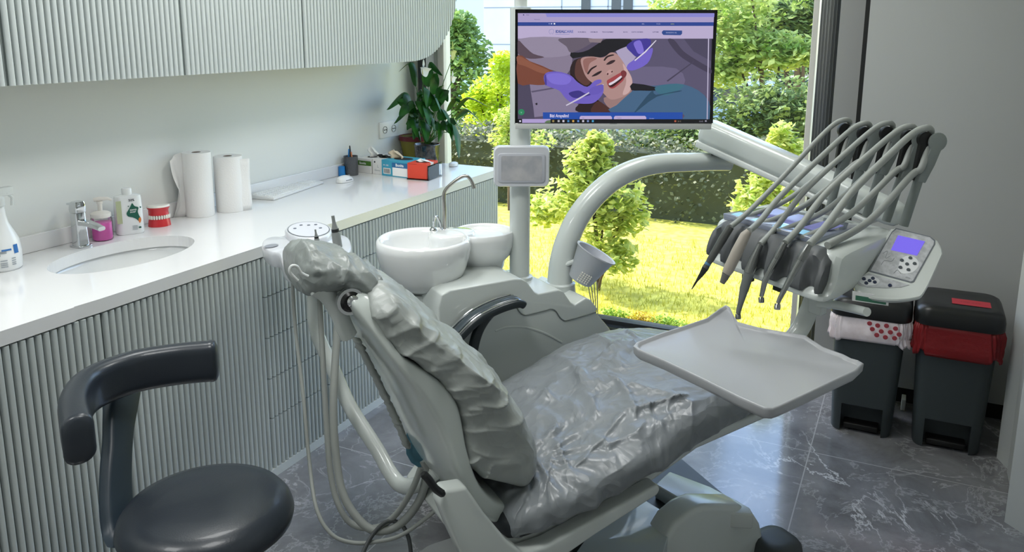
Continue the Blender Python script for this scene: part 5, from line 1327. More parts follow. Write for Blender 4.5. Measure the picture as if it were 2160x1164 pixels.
mk('name_plate', q_ + [p - MN * .003 for p in q_], [(0, 1, 2, 3), (7, 6, 5, 4), (0, 4, 5, 1), (1, 5, 6, 2), (2, 6, 7, 3), (3, 7, 4, 0)], mat('label_white'), pad, smooth=False)
ex_ = (q_[1] - q_[0]); ey_ = (q_[0] - q_[3])
pl_ = Paint(q_[3] + MN * .0004, ex_, ey_, .0001); pl_.rect(.08, .12, .93, .62, mat('plate_green', '3f7a62', .4))
pl_.l += 1
cuh = Paint(q_[3] + MN * .0008, ex_.normalized(), ey_.normalized(), .0001); cuh.text('DENTAL UNIT', .020, ey_.length * .36, .0042, mat('label_white'), bold=.02); cuh.text('AMBALAJ', .024, ey_.length * .17, .0038, mat('label_white'), bold=.02); 
pl_.build('plate_print', pad)
# bracket, handle and tray arm below the console
br_ = cq(.80, .30)
MB().box((-.022, -.018, .905), (.022, .018, 1.01), lambda p: br_ + e1 * p.x + e2 * p.y + V((0, 0, p.z))).build('hanger', unit_white, con, bevel=.004)
dB = (br_ + V((0, 0, .95))).dot(HV)
hp = [at(x, y, 'd', dB - .02 - .05 * k) for k, (x, y) in enumerate(((1728, 640), (1760, 643), (1800, 651), (1829, 658)))]
MB().tube(spl(hp, 4), .0115, 14).build('handle', unit_white, con)
# tray and its arm
tz = .885
tray = thing('instrument_tray', 'empty pale grey rectangular instrument tray hanging over the foot end of the chair', 'tray', at(1575, 750, 'z', tz))
ol = [(1336, 730), (1343, 722), (1390, 704), (1440, 688), (1490, 672), (1516, 659), (1530, 652), (1538, 656), (1546, 668), (1556, 680), (1600, 691), (1650, 700), (1700, 708), (1738, 733), (1780, 748), (1797, 757), (1812, 761), (1822, 767), (1806, 782), (1760, 803), (1700, 832), (1645, 857), (1630, 862), (1612, 861), (1560, 838), (1480, 798), (1400, 760), (1345, 737)]
def tp(x, y, z): return at(x, y, 'z', z)
cxp, cyp = 1585, 762
def trz(x, y): # the far corner is bent slightly upwards
    return tz + .010 * math.exp(-(((x - 1528) / 45) ** 2 + ((y - 655) / 25) ** 2))
base = [tp(x, y, tz) for x, y in ol]; zz = [trz(x, y) - tz for x, y in ol]
cc = sum(base, V((0, 0, 0))) / len(base)
rings = []
for s_, h in ((.93, -.026), (.975, -.026), (.995, -.018), (1.0, -.004), (1.0, .0), (.990, .0015), (.972, .0005), (.962, -.006), (.94, -.0075), (.5, -.008), (.02, -.008)):
    rings.append([V((cc.x + (p.x - cc.x) * s_, cc.y + (p.y - cc.y) * s_, tz + h)) for p, z_ in zip(base, zz)])
pk = tp(1528, 655, tz)
rings = [[V((p.x, p.y, p.z + .012 * math.exp(-((V((p.x, p.y, tz)) - pk).length / .06) ** 2))) for p in R__] for R__ in rings]
MB().loft(rings).build('tray_plate', mat('tray_grey', 'a6a8ac', .38, coat=.15), tray, ang=60)
at0 = br_ + V((0, 0, .93)); at1 = tp(1662, 706, tz - .03)
pts = [at(1722, 612, 'd', dB + .02), at(1708, 650, 'd', dB + .02), at(1690, 690, 'd', dB + .015), at(1665, 722, 'd', dB)]
MB().tube(spl(pts, 5), .024, 14, flat=.55).build('tray_arm', unit_white, tray)

# whips
blk_m = mat('whip_black', '0d0e0e', .5)
heads = [(1790, 276, 1750, 441), (1832, 284, 1791, 440), (1880, 284, 1827, 457), (1926, 292, 1869, 466), (1961, 296, 1906, 476)]
HEAD = []
for i, (hx, hy, bx_, by_) in enumerate(heads):
    dd = 2.46 - .055 * i
    Hp = at(hx, hy, 'd', dd); Bp = at(bx_, by_, 'd', dd + .01); mid = at(bx_ + (hx - bx_) * .55 , by_ + (hy - by_) * .52, 'd', dd)
    t = thing('hose_whip', ['leftmost', 'second from left', 'middle', 'fourth from left', 'rightmost'][i] + ' of the grey hose holder levers standing behind the instrument console', 'hose holder', Bp)
    axv = MX * .97 + V((0, 0, .0)) + MN * -.25; axv.normalize()
    # plate outline in the plane facing roughly the camera's side
    def arm_pts(off):
        return [Bp + off, Bp.lerp(mid, .6) + off, mid + off]
    MB().tube(spl([Bp, Bp.lerp(mid, .5), mid, mid.lerp(Hp, .25)], 5), .0125, 12, flat=.8).build('stem', whip_grey, t, ang=60)
    up_ = (Hp - mid); L_ = up_.length; up_.normalize(); sd_ = up_.cross(MN).normalized()
    if sd_.dot(MX) < 0: sd_ = -sd_
    def cheek(o_, w0, name, m, th=.006, r=.028):
        o2 = []
        c0 = Hp + sd_ * (.006 + o_)
        for k in range(17):
            a = -pi * .30 + pi * 1.6 * k / 16; o2.append(c0 + sd_ * (r * .95 * cos(a)) + up_ * (r * sin(a)))
        o2 += [mid + sd_ * (-.010 + o_ * .3), mid + sd_ * (.012 + o_ * .3), mid.lerp(Hp, .45) + sd_ * (.020 + o_ * .6)]
        n_ = len(o2); v = [p + MN * (w0) for p in o2] + [p + MN * (w0 + th) for p in o2]
        mk(name, v, [tuple(range(n_))[::-1], tuple(range(n_, 2 * n_))] + [(k, (k + 1) % n_, n_ + (k + 1) % n_, n_ + k) for k in range(n_)], m, t, ang=40, bevel=.0015)
    cheek(.012, .004, 'cheek', whip_grey, .008, .026); cheek(-.016, -.016, 'roller_slot', blk_m, .018, .021)
    HEAD.append((Hp, mid, dd, sd_, up_))
# instruments and their hoses
def P2(x, y, d): return at(x, y, 'd', d)
inst = [
 dict(d=2.215, px=[(1459, 610, .0012), (1470, 592, .003), (1480, 578, .006), (1488, 565, .0085), (1493, 556, .0075), (1500, 545, .009), (1525, 503, .0105), (1541, 478, .0095)], m=mat('tool_black', '4a4c4a', .3, coat=.4), lab='black pointed scaler handpiece, leftmost in the console', top=(1541, 478), via=(1640, 385), head=0, name='scaler'),
 dict(d=1.9855, px=[(1523, 597, .006), (1529, 585, .0085), (1532, 577, .010), (1536, 570, .012), (1555, 530, .0125), (1572, 496, .011), (1580, 487, .007)], m=mat('tool_beige', 'a49d93', .45), lab='thick beige polishing light handle, second in the console', top=(1580, 487), via=(1650, 410), head=1, name='curing_light'),
 dict(d=2.13, px=[(1557, 667, .0085), (1557, 661, .0085), (1558, 655, .006), (1562, 640, .007), (1570, 608, .011), (1580, 575, .0125), (1590, 548, .012), (1597, 530, .0085), (1604, 515, .0075)], m=mat('tool_grey', '7b807e', .35, metal=.5), lab='long curved grey contra-angle handpiece hanging lowest, middle of the console', top=(1608, 507), via=(1700, 400), head=2, name='handpiece'),
 dict(d=2.06, px=[(1606, 632, .0105), (1606, 625, .0105), (1608, 617, .0055), (1613, 594, .0068), (1625, 568, .0078), (1638, 546, .0085), (1641, 540, .0095), (1650, 522, .0085), (1656, 512, .007)], m=mat('tool_steel', '9a9c9b', .16, metal=1), lab='shiny metal turbine handpiece with bent neck, fourth in the console', top=(1660, 504), via=(1745, 405), head=3, name='handpiece'),
 dict(d=1.91, px=[(1640, 646, .010), (1641, 639, .010), (1645, 629, .005), (1658, 604, .006), (1676, 570, .0075), (1688, 549, .0085), (1691, 543, .0098), (1700, 528, .0090), (1707, 516, .007)], m=mat('tool_steel2', '9a9c9b', .2, metal=1), lab='slim straight metal turbine handpiece, rightmost in the console', top=(1712, 508), via=(1800, 402), head=4, name='handpiece')]
for k, q in enumerate(inst):
    pts = [P2(x, y, q['d'] - .03 * 0) for x, y, r in q['px']]; rr_ = [r * (1.12 if y > 400 else 1) for x, y, r in q['px']]
    t = thing(q['name'], q['lab'], 'handpiece' if q['name'] != 'curing_light' else 'light handle', pts[len(pts) // 2])
    if k == 0:
        MB().tube(pts[:4], rr_[:4], 16).build('tip', mat('tool_tip', '3b3d3d', .3, metal=.8), t, ang=60); MB().tube(pts[3:], rr_[3:], 18).build('grip', q['m'], t, ang=60)
        MB().lathe([(.0086, -.004), (.0092, 0), (.0086, .004)], pts[4], 16, axis=(pts[5] - pts[3]).normalized(), caps=False).build('blue_band', mat('band_blue', '5a86a8', .3), t)
    elif k == 1:
        MB().tube(pts[:3], rr_[:3], 16).build('nozzle', mat('tool_nozzle', '6b6a66', .4), t, ang=60); MB().tube(pts[2:], rr_[2:], 18).build('grip', q['m'], t, ang=60)
    else:
        MB().tube(pts[1:6], [rr_[2] * .9] + rr_[2:6], 16).build('neck', q['m'], t, ang=60)
        ax_ = (P2(q['px'][0][0] + 9, q['px'][0][1] + 2, q['d']) - pts[0]).normalized(); hd = (pts[0] - pts[2]).normalized()
        MB().lathe([(.001, -.007), (.0072, -.0065), (.0078, 0), (.0072, .0065), (.001, .007)], pts[0] + hd * .001, 16, axis=(hd * .8 + MN * .45).normalized()).build('head', q['m'], t, ang=50)
        MB().tube(pts[5:], rr_[5:], 16).build('coupling', mat('coupling_steel', '8b8d8c', .25, metal=.9), t, ang=40)
    # hose: up from the tool, over the whip head, back down to the console top
    Hp, mid, dd, sd_, up_ = HEAD[q['head']]
    r_ = (.0075, .0080, .0080, .0088, .0095)[k]
    e = pts[-1]; v_ = P2(*q['via'], (q['d'] + dd) / 2 + .02)
    over = Hp + up_ * .030 - sd_ * .022; a_ = Hp + up_ * .010 - sd_ * .052 - MN * -.004
    hose = [e, e.lerp(v_, .35) - V((0, 0, .006)), v_, a_.lerp(v_, .35) + V((0, 0, .004)), a_, over, Hp + up_ * .028 + sd_ * .0 - MN * .010, Hp + up_ * .006 + sd_ * .004 - MN * .012,
            mid.lerp(Hp, .35) - MN * -.010 - sd_ * .006, mid.lerp(Hp, .1) - sd_ * .030 + MN * .012]
    endp = cq(.14 + .2 * k, .10) + V((0, 0, 1.118)); hose += [hose[-1].lerp(endp, .5) - V((0, 0, .030)), endp]
    o = MB().tube(spl(hose, 7), r_, 12).build('instrument_hose', hose_grey, None, ang=80)
    tag(o, ['grey hose of the leftmost black scaler, looping over its holder', 'grey hose of the beige handle, looping over its holder', 'grey hose of the lowest hanging handpiece, looping over its holder', 'grey hose of the bent-neck metal turbine, looping over its holder', 'grey hose of the slim rightmost turbine, looping over its holder'][k], 'hose')

# ================================================================== ASSISTANT ELEMENT behind the headrest
az = .955
asst = thing('assistant_console', 'white assistant console with oval button pad between the headrest and the worktop', 'console', at(650, 520, 'z', az) - V((0, 0, .06)))
ol = [(553, 518), (556, 505), (572, 499), (598, 497), (606, 480), (640, 470), (690, 476), (704, 492), (730, 497), (740, 508), (738, 530), (700, 560), (640, 575), (600, 558), (588, 534), (570, 530)]
base = [at(a.x, a.y, 'z', az) for a in spl([(x, y, 0) for x, y in ol], 4, True)]; cc = sum(base, V((0, 0, 0))) / len(base)
rings = [[V((cc.x + (p.x - cc.x) * s_, cc.y + (p.y - cc.y) * s_, az + h)) for p in base] for s_, h in ((.86, -.055), (.95, -.052), (.99, -.04), (1.0, -.012), (.985, -.003), (.96, .0), (.5, .0), (.02, .0))]
MB().loft(rings).build('body', mat('asst_white', 'd3d6dc', .25, coat=.4), asst, ang=50)
kc = at(651, 484, 'z', az + .022); ka = at(696, 484, 'z', az + .022); kb = at(651, 468, 'z', az + .022)
ux = ka - kc; uy = kb - kc
def ell(s_, h): return [kc + ux * (s_ * cos(a)) + uy * (s_ * (sin(a) if sin(a) > 0 else .95 * sin(a))) + V((0, 0, h)) for a in [2 * pi * k / 40 for k in range(40)]]
MB().loft([ell(1.12, -.022), ell(1.12, -.006), ell(1.06, .0)]).build('pad_base', mat('asst_white'), asst, ang=50)
MB().loft([ell(1.0, .0), ell(1.0, .0012)]).build('pad_edge', mat('pad_line'), asst, smooth=False); MB().loft([ell(.95, .001), ell(.95, .0018)]).build('button_pad', mat('pad_pale', 'd5d7de', .35), asst, smooth=False)
for x, y in ((622, 482), (635, 475), (651, 475), (666, 474), (676, 481)):
    MB().lathe([(.001, 0), (.0056, 0), (.005, .002), (.001, .0024)], at(x, y, 'z', az + .024), 14).build('button', mat('button_grey', '6e7480', .35), asst, ang=60)
hc = at(572, 519, 'z', az + .001)
MB().lathe([(.001, 0), (.016, 0), (.019, .0015)], hc, 20, sy=1.4).build('holder_hole', mat('hole_grey', '8f939a', .5), asst)
def syr(x0, y0, x1, y1, dd, r, lab):
    b0 = at(x0, y0, 'd', dd); b1 = at(x1, y1, 'd', dd); t = thing('suction_wand' if r > .01 else 'air_water_syringe', lab, 'dental tool', b0); d_ = (b1 - b0)
    body = mat('handle_grey', '7e8280', .4)
    MB().tube([b0, b0 + d_ * .55, b0 + d_ * .62], [r, r * .95, r * .8], 18).build('barrel', body, t, ang=50)
    MB().tube([b0 + d_ * .60, b0 + d_ * .68], [r * .84, r * .80], 18).build('collar', dark_plastic, t, ang=50)
    MB().tube([b0 + d_ * .67, b0 + d_ * .82, b0 + d_ * .88, b1], [r * .72, r * .42, r * .36, r * .36], 16).build('nozzle', body, t, ang=60)
DAS = at(700, 520, 'z', az).dot(HV)
syr(716, 540, 702, 455, DAS, .015, 'tall grey suction handle standing in the assistant console')
syr(672, 530, 665, 484, DAS - .02, .0085, 'short grey air-water syringe tip just above the headrest')
# supporting arm
pts = [at(x, y, 'v', v_) for x, y, v_ in ((672, 575, .72), (662, 640, .70), (668, 700, .66), (703, 780, .58), (739, 859, .50), (795, 947, .38), (825, 1000, .30), (850, 1024, .24), (887, 1019, .15), (930, 985, .06))]
MB().tube(spl(pts, 6), .0235, 18, flat=.85).build('support_tube', unit_white, asst)
asst_h = []
def hose(name, px, r, lab, m=hose_grey, cat='hose'):
    pts = [at(x, y, 'v', v_) for x, y, v_ in px]; o = MB().tube(spl(pts, 8), r, 12).build(name, m, None, ang=80); return tag(o, lab, cat)
hose('suction_hose', [(614, 545, .66), (617, 600, .64), (624, 700, .60), (640, 839, .50), (651, 959, .42), (667, 1070, .30), (699, 1126, .24), (743, 1144, .2), (795, 1142, .16), (851, 1126, .12), (926, 1070, .08), (960, 1030, .06)], .0058, 'thin grey hose hanging in the longest loop from the assistant console')
hose('suction_hose', [(672, 590, .60), (678, 700, .56), (689, 899, .44), (699, 1010, .36), (719, 1075, .30), (748, 1108, .26), (795, 1112, .2), (835, 1085, .16), (868, 1035, .12), (888, 985, .10)], .0088, 'medium grey suction hose looping inside the thin one')
hose('suction_hose', [(716, 600, .55), (711, 700, .52), (703, 859, .42), (711, 979, .34), (727, 1050, .28), (763, 1102, .22), (799, 1120, .18), (843, 1106, .15), (883, 1058, .12), (900, 1000, .10), (893, 970, .10)], .0118, 'thick grey suction hose hanging closest to the chair back')
o = hose('floor_cable', [(759, 1180, .14), (783, 1132, .17), (815, 1100, .17), (845, 1105, .15), (862, 1135, .12), (868, 1180, .10)], .006, 'short dark grey cable arching below the suction hoses', mat('cable_dark', '4b4f50', .5), 'cable')

# ================================================================== PEDAL BINS
bin_m = mat('bin_grey', '363d3f', .5, bump=(120, .05)); lid_m = mat('bin_lid_black', '1c1d1e', .35)
def pedal_bin(cx, y0, y1, w0, w1, zt_, label, bag, baglab, patch_):
    t = thing('pedal_bin', label, 'bin', (cx, (y0 + y1) / 2, 0))
    rings = []
    cy = (y0 + y1) / 2; D0_ = (y1 - y0)
    for q in (0, .02, .25, .5, .75, 1):
        w = w0 + (w1 - w0) * q; d = D0_ * (1 + .1 * q); s_ = .97 if q == 0 else 1
        rings.append([V((cx + a * s_, cy + b_ * s_, zt_ * q)) for a, b_ in rrect(w, d, .045, 6)])
    o = MB().loft(rings).build('body', bin_m, t, ang=45)
    carve_box = MB(); hw = w0 * .34
    carve_box.box((cx - hw, y0 - .08, -.02), (cx + hw, y0 + .07, .125), None)
    bpy.context.view_layer.update(); carve(o, carve_box)
    MB().box((cx - hw + .012, y0 + .012, .012), (cx + hw - .012, y0 + .075, .035)).build('pedal', black_m, t, bevel=.004)
    rings = []
    w = w1 + .030; d = D0_ * 1.1 + .035
    for z, s_ in ((zt_ - .004, .985), (zt_ + .002, 1.0), (zt_ + .030, 1.0), (zt_ + .050, .975), (zt_ + .064, .92), (zt_ + .072, .84), (zt_ + .0735, .80), (zt_ + .0725, .5), (zt_ + .0725, .02)):
        rings.append([V((cx + a * s_, cy + b_ * s_, z)) for a, b_ in rrect(w, d, .055, 7)])
    MB().loft(rings).build('lid', lid_m, t, ang=50)
    MB().tube([(cx - w * .3, y1 + .012, zt_ + .02), (cx + w * .3, y1 + .012, zt_ + .02)], .010, 10).build('hinge', lid_m, t)
    # liner folded over the rim
    N = 120; rings = []; random.seed(int(cx * 100) + 9)
    for j_, (h, o_) in enumerate(((.002, .008), (-.015, .013), (-.035, .014), (-.055, .011), (-.072, .016), (-.08, .013))):
        loop = rrect(w1 + .004, D0_ * 1.1 + .004, .045, 29)
        out = []
        for k, (a, b_) in enumerate(loop):
            L = sqrt(a * a + b_ * b_); ph = k / len(loop) * 2 * pi
            wob = .012 * noise.noise(V((cos(ph) * 4, sin(ph) * 4, h * 30 + cx))) + .004 * sin(ph * 23 + h * 60)
            sag = (noise.noise(V((cos(ph) * 1.5, sin(ph) * 1.5, cx * 3))) * .055) * (-h / .08)
            f = 1 + (o_ + wob) / L
            out.append(V((cx + a * f, cy + b_ * f, zt_ + h * bag[1] - abs(sag))))
        rings.append(out)
    o = MB().loft(rings, caps=False).build('bin_bag', bag[0], None, ang=80, solid=.0008); tag(o, baglab, 'bin bag')
    return t, cx, cy, zt_ + .074, w, d
t, cx, cy, zl, w, d = pedal_bin(-.088, 3.485, 3.74, .232, .275, .515, 'dark grey pedal bin with black lid, left one under the control pad', (mat('bag_white', 'dccfd2', .35, vary=('f0e6ea', 14)), 1.2), 'thin white and pink bag folded over the rim of the left bin', None)
# strawberry-red dots printed on the white bag
p = Paint(V((cx - .02, 3.447, .5)), V((1, 0, 0)), V((0, 0, 1)), .0002); dotm = mat('dot_red', '9c3a44', .5)
random.seed(4)
dots = MB()
for (x, z) in ((.00, -.008), (.03, -.012), (.062, -.008), (.095, -.014), (.012, -.030), (.045, -.034), (.078, -.032), (.11, -.036), (.03, -.052), (.062, -.056), (.095, -.054)):
    dots.lathe([(.001, 0), (.0095, 0), (.0085, .0015), (.001, .002)], V((cx - .0 + x, 3.443, .508 + z)), 14, axis=(0, -1, 0))
bag1 = [o for o in bpy.data.objects if o.name == 'bin_bag'][0]
dots.build('printed_dots', dotm, bag1, ang=50)
t2, cx2, cy2, zl2, w2, d2 = pedal_bin(.228, 3.485, 3.74, .242, .285, .525, 'dark grey pedal bin with black lid and red sticker, right one in the corner', (mat('bag_red', '861a1e', .35, bump=(40, .3)), 1.25), 'bright red bag folded over the rim of the right bin', None)
pr = Paint(V((cx2 - .03, cy2 - .075, zl2 + .0002)), V((1, -.0, 0)), V((0, 1, 0)), .0002); pr.rect(0, 0, .135, .075, mat('sticker_red', 'b8323f', .5)); pr.text('TIBBI ATIK', .028, .032, .012, mat('sticker_dark', '7d1f2b', .5)); pr.build('sticker', t2)
o = MB().box((.060, 3.80, .002), (.078, 3.86, .055)).build('door_stop', white_plastic, None, bevel=.003); tag(o, 'small white block on the floor between the two bins', 'block')

# ================================================================== GARDEN
lawn = bpy.data.materials.new('lawn'); lawn.use_nodes = True
n = lawn.node_tree.nodes; l = lawn.node_tree.links; b = n['Principled BSDF']; b.inputs['Roughness'].default_value = .8
g = n.new('ShaderNodeNewGeometry'); nz = n.new('ShaderNodeTexNoise'); nz.inputs['Scale'].default_value = 14; nz.inputs['Detail'].default_value = 7; l.new(g.outputs['Position'], nz.inputs['Vector'])
rp = n.new('ShaderNodeValToRGB'); rp.color_ramp.elements[0].position = .36; rp.color_ramp.elements[1].position = .60
rp.color_ramp.elements[0].color = (*lin('aca436'), 1); rp.color_ramp.elements[1].color = (*lin('e2d65a'), 1)
l.new(nz.outputs['Fac'], rp.inputs['Fac']); l.new(rp.outputs['Color'], b.inputs['Base Color'])
GZ = -.12
o = struct('ground', (-22, YW + .07, GZ - .2), (12, 12.5, GZ), lawn)
o = struct('ground_road', (-30, 12.5, GZ - .9), (20, 60, GZ - .7), mat('asphalt', '8a8c90', .8)); o.name = 'ground'
def foliage(mb, blobs, n_, size, rnd, droop=.3):
    for k in range(n_):
        c, r = blobs[rnd.randrange(len(blobs))]
        d = V((rnd.gauss(0, 1), rnd.gauss(0, 1), rnd.gauss(0, 1))).normalized(); rad = rnd.random() ** .45
        p = V((c[0] + d.x * r[0] * rad, c[1] + d.y * r[1] * rad, c[2] + d.z * r[2] * rad))
        a = V((rnd.uniform(-1, 1), rnd.uniform(-1, 1), rnd.uniform(-.6, .5))).normalized(); up = V((rnd.uniform(-.6, .6), rnd.uniform(-.6, .6), 1)).normalized()
        s_ = a.cross(up).normalized(); L = size * rnd.uniform(.6, 1.3); w = L * .34; nn = s_.cross(a)
        mb.add([p - a * L * .5, p + s_ * w - nn * w * .3, p + a * L * .5 - nn * L * .12, p - s_ * w - nn * w * .3, p], [(0, 1, 4), (1, 2, 4), (2, 3, 4), (3, 0, 4)])
def plantx(name, label, cat, pos, blobs, n_, size, lm, seed, trunk=.03, group=None, h=None):
    rnd = random.Random(seed); t = thing(name, label, cat, pos, group); mb = MB()
    foliage(mb, blobs, n_, size, rnd); mb.build('foliage', lm, t, smooth=False)
    pos = V(pos); tm = mat('bark', '5d4d3c', .9)
    tk = MB()
    for k in range(7):
        c, r = blobs[rnd.randrange(len(blobs))]; c = V(c); m_ = pos.lerp(c, .5); m_.x += rnd.uniform(-.03, .03) ; m_.z += .05
        tk.tube(spl([pos, V((pos.x + (c.x - pos.x) * .25, pos.y + (c.y - pos.y) * .25, pos.z + (c.z - pos.z) * .45)), c], 4), [trunk] * 3 + [trunk * .7] * 3 + [trunk * .3] * 3, 7)
    tk.build('trunk', tm, t); return t
def Bl(x, y, Y, rx, ry, rz): p = at(x, y, 'y', Y); return ((p.x, p.y, p.z), (rx, ry, rz))
lf_y = leafmat('leaf_lime', '94ae36', 'e6e886', .45, 22); lf_g = leafmat('leaf_mid', '7fa23c', 'd4dc8a', .5, 6); lf_d = leafmat('leaf_dark', '587240', '9cae64', .4, 5); lf_t = leafmat('leaf_tree', '5f8440', 'a3bd6a', .45, 5); lf_h = leafmat('leaf_hedge', '444c30', '727850', .35, 9); lf_c = leafmat('leaf_conifer', 'aac41e', 'e6ee50', .5, 5)
p = at(1262, 612, 'z', GZ)
plantx('bush', 'bright lime green bush in the middle of the lawn behind the curved arm', 'bush', p, [Bl(1235, 340, 5.2, .15, .18, .16), Bl(1262, 310, 5.2, .10, .12, .12), Bl(1280, 400, 5.2, .27, .25, .18), Bl(1200, 420, 5.2, .25, .25, .17), Bl(1150, 440, 5.3, .17, .2, .12), Bl(1320, 450, 5.2, .19, .2, .16), Bl(1260, 480, 5.15, .26, .25, .18), Bl(1300, 540, 5.1, .15, .2, .12), Bl(1250, 380, 5.2, .2, .2, .2)], 3000, .068, lf_y, 1, .012)
p = at(1620, 560, 'z', GZ)
plantx('bush', 'bright lime green bush at the right behind the instrument hoses', 'bush', p, [Bl(1650, 290, 5.6, .09, .15, .12), Bl(1680, 330, 5.6, .16, .2, .13), Bl(1620, 390, 5.5, .2, .2, .14), Bl(1590, 430, 5.4, .16, .2, .12), Bl(1670, 410, 5.5, .2, .2, .2), Bl(1600, 470, 5.4, .18, .2, .12)], 1600, .066, lf_y, 2, .012)
# yellow-green conifer left, dark tree behind it
p = at(1050, 330, 'y', 8.6); p.z = GZ
plantx('conifer_bush', 'yellow green feathery conifer left of the monitor', 'bush', p, [Bl(1062, 140, 8.6, .12, .3, .2), Bl(1050, 185, 8.6, .34, .3, .16), Bl(1010, 210, 8.6, .18, .3, .14), Bl(1062, 230, 8.6, .34, .3, .16), Bl(1040, 260, 8.6, .4, .3, .2)], 3000, .07, lf_c, 3, .03)
p = at(1075, 330, 'y', 7.2); p.z = GZ
plantx('bush', 'pale flowering bush just left of the monitor pole', 'bush', p, [Bl(1072, 250, 7.3, .14, .2, .12), Bl(1066, 290, 7.3, .18, .2, .12), Bl(1120, 300, 7.2, .25, .2, .14), Bl(1085, 330, 7.2, .25, .2, .15)], 1200, .06, lf_y, 4, .02)
p = at(950, 330, 'y', 11.5); p.z = GZ
plantx('tree', 'green tree at the left behind the peace lily flowers', 'tree', p, [Bl(965, 60, 11.5, .32, .4, .3), Bl(985, 110, 11.5, .4, .5, .4), Bl(955, 160, 11.5, .8, .6, .6), Bl(985, 200, 11.5, .8, .6, .5), Bl(930, 90, 11.5, .4, .4, .5), Bl(980, 260, 11.3, 1.1, .6, .5)], 5200, .11, lf_t, 5, .08)
# clipped hedge band behind the lawn
hz = []
rnd = random.Random(8); t = thing('hedge', 'long dark green hedge along the far edge of the lawn', 'hedge', (-2.2, 7.8, GZ))
mb = MB()
for k in range(20000):
    x = rnd.uniform(-7.2, 1.2); y = rnd.uniform(7.35, 8.0); z = GZ + rnd.random() ** .8 * (.78 + .12 * noise.noise(V((x * 1.3, 0, 0)))); 
    a = V((rnd.uniform(-1, 1), rnd.uniform(-1, 1), rnd.uniform(-.4, .8))).normalized(); up = V((rnd.uniform(-.6, .6), rnd.uniform(-1, .2), .7)).normalized(); s_ = a.cross(up).normalized(); L = rnd.uniform(.03, .06); p = V((x, y, z))
    mb.add([p - a * L * .5, p + s_ * L * .35, p + a * L * .5, p - s_ * L * .35], [(0, 1, 2, 3)])
mb.build('foliage', lf_h, t, smooth=False)
MB().box((-7.2, 7.5, GZ), (1.2, 7.9, GZ + .62)).build('core', mat('hedge_core', '3c412c', .9), t, smooth=False)
# shrubs and trees behind the hedge
specs = [('shrub', 'green shrub row showing under the left half of the monitor', lf_d, 9.3, [(1180, 290, .5), (1150, 330, .5), (1120, 280, .4), (1215, 320, .4)], 2600, .08),
         ('shrub', 'dark green shrub with pale tips under the right half of the monitor', lf_d, 9.5, [(1350, 300, .5), (1400, 290, .55), (1450, 285, .5), (1480, 310, .5), (1330, 340, .4)], 3400, .08),
         ('shrub', 'low dark shrubs below the tree at the right window edge', lf_d, 9.6, [(1560, 240, .6), (1620, 225, .6), (1690, 225, .6), (1730, 270, .6), (1650, 270, .6), (1540, 280, .6)], 4200, .085)]
for i, (nm, lab, lm, Y, bl, n_, sz) in enumerate(specs):
    p = at(bl[0][0], 330, 'y', Y); p.z = GZ
    plantx(nm, lab, 'shrub', p, [Bl(x, y, Y, r * 1.0, .4, r * .62) for x, y, r in bl], n_, sz, lm, 20 + i, .02)
p = at(1622, 200, 'y', 10.4); p.z = GZ
plantx('tree', 'light green tree with thin trunk filling the window right of the monitor', 'tree', p, [Bl(1560, 30, 10.4, .5, .5, .42), Bl(1540, 90, 10.4, .42, .5, .36), Bl(1600, 110, 10.4, .5, .5, .3), Bl(1650, 105, 10.4, .45, .4, .24), Bl(1700, 110, 10.4, .3, .4, .16), Bl(1440, 15, 10.4, .45, .4, .3), Bl(1580, -50, 10.4, .9, .6, .6), Bl(1530, 150, 10.4, .3, .4, .2)], 5200, .10, lf_g, 31, .045)
p = at(1690, 200, 'y', 13.5); p.z = GZ - .7
plantx('tree', 'darker tree behind it at the top right of the window', 'tree', p, [Bl(1680, 20, 13.5, .9, .6, .4), Bl(1700, 70, 13.5, .8, .6, .3), Bl(1640, 45, 13.5, .6, .6, .3), Bl(1760, 60, 13.5, .8, .6, .5), Bl(1700, -60, 13.5, 1.2, .6, .7)], 3600, .12, lf_d, 32, .09)
for i, (px, Y) in enumerate(((1560, 19), (1700, 22.5))):
    p = at(px, 230, 'y', Y); p.z = GZ - .7
    plantx('tree', ['pale distant tree beyond the parked cars, left of the tree trunk', 'pale distant tree beyond the parked cars at the window edge', 'pale distant tree behind the monitor edge'][i], 'tree', p, [Bl(px, 60, Y, 1.6, 1, 1.2), Bl(px + 50, 110, Y, 1.3, 1, .8), Bl(px - 40, 20, Y, 1.4, 1, 1)], 2400, .2, lf_g, 40 + i, .12)
# parked cars beyond the hedge
def car(px, py, Y, col, label, ang=0, s_=1.0):
    c = at(px, py, 'y', Y); c.z = GZ - .7; ex = V((cos(ang), sin(ang), 0)); ey = V((-ex.y, ex.x, 0)); F = lambda p: c + (ex * p[0] + ey * p[2] + V((0, 0, p[1]))) * s_
    t = thing('car', label, 'car', c); m_ = mat('paint_' + col, col, .2, coat=1)
    MB().prism([(-2.1, .25), (-2.1, .75), (-1.85, .88), (-1.0, .95), (-.35, 1.38), (.9, 1.42), (1.6, 1.0), (2.05, .95), (2.12, .6), (2.1, .25)], -.82, .82, F).build('body', m_, t, bevel=.05, ang=60)
    MB().prism([(-.92, .95), (-.32, 1.33), (.85, 1.36), (1.42, .98)], -.835, .835, F).build('windows', mat('car_glass', '2b3a46', .05, coat=1), t, smooth=False)
    MB().prism([(-1.02, .97), (-.38, 1.37), (-.30, 1.37), (-.9, .95)], -.68, .68, F).build('windscreen', mat('car_glass'), t, smooth=False)
    for x in (-1.35, 1.3):
        for y in (-.80, .80): MB().lathe([(.001, -.1), (.30, -.1), (.32, 0), (.30, .1), (.001, .1)], F((x, .32, y)), 20, axis=ey).build('wheel', dark_plastic, t, ang=40)
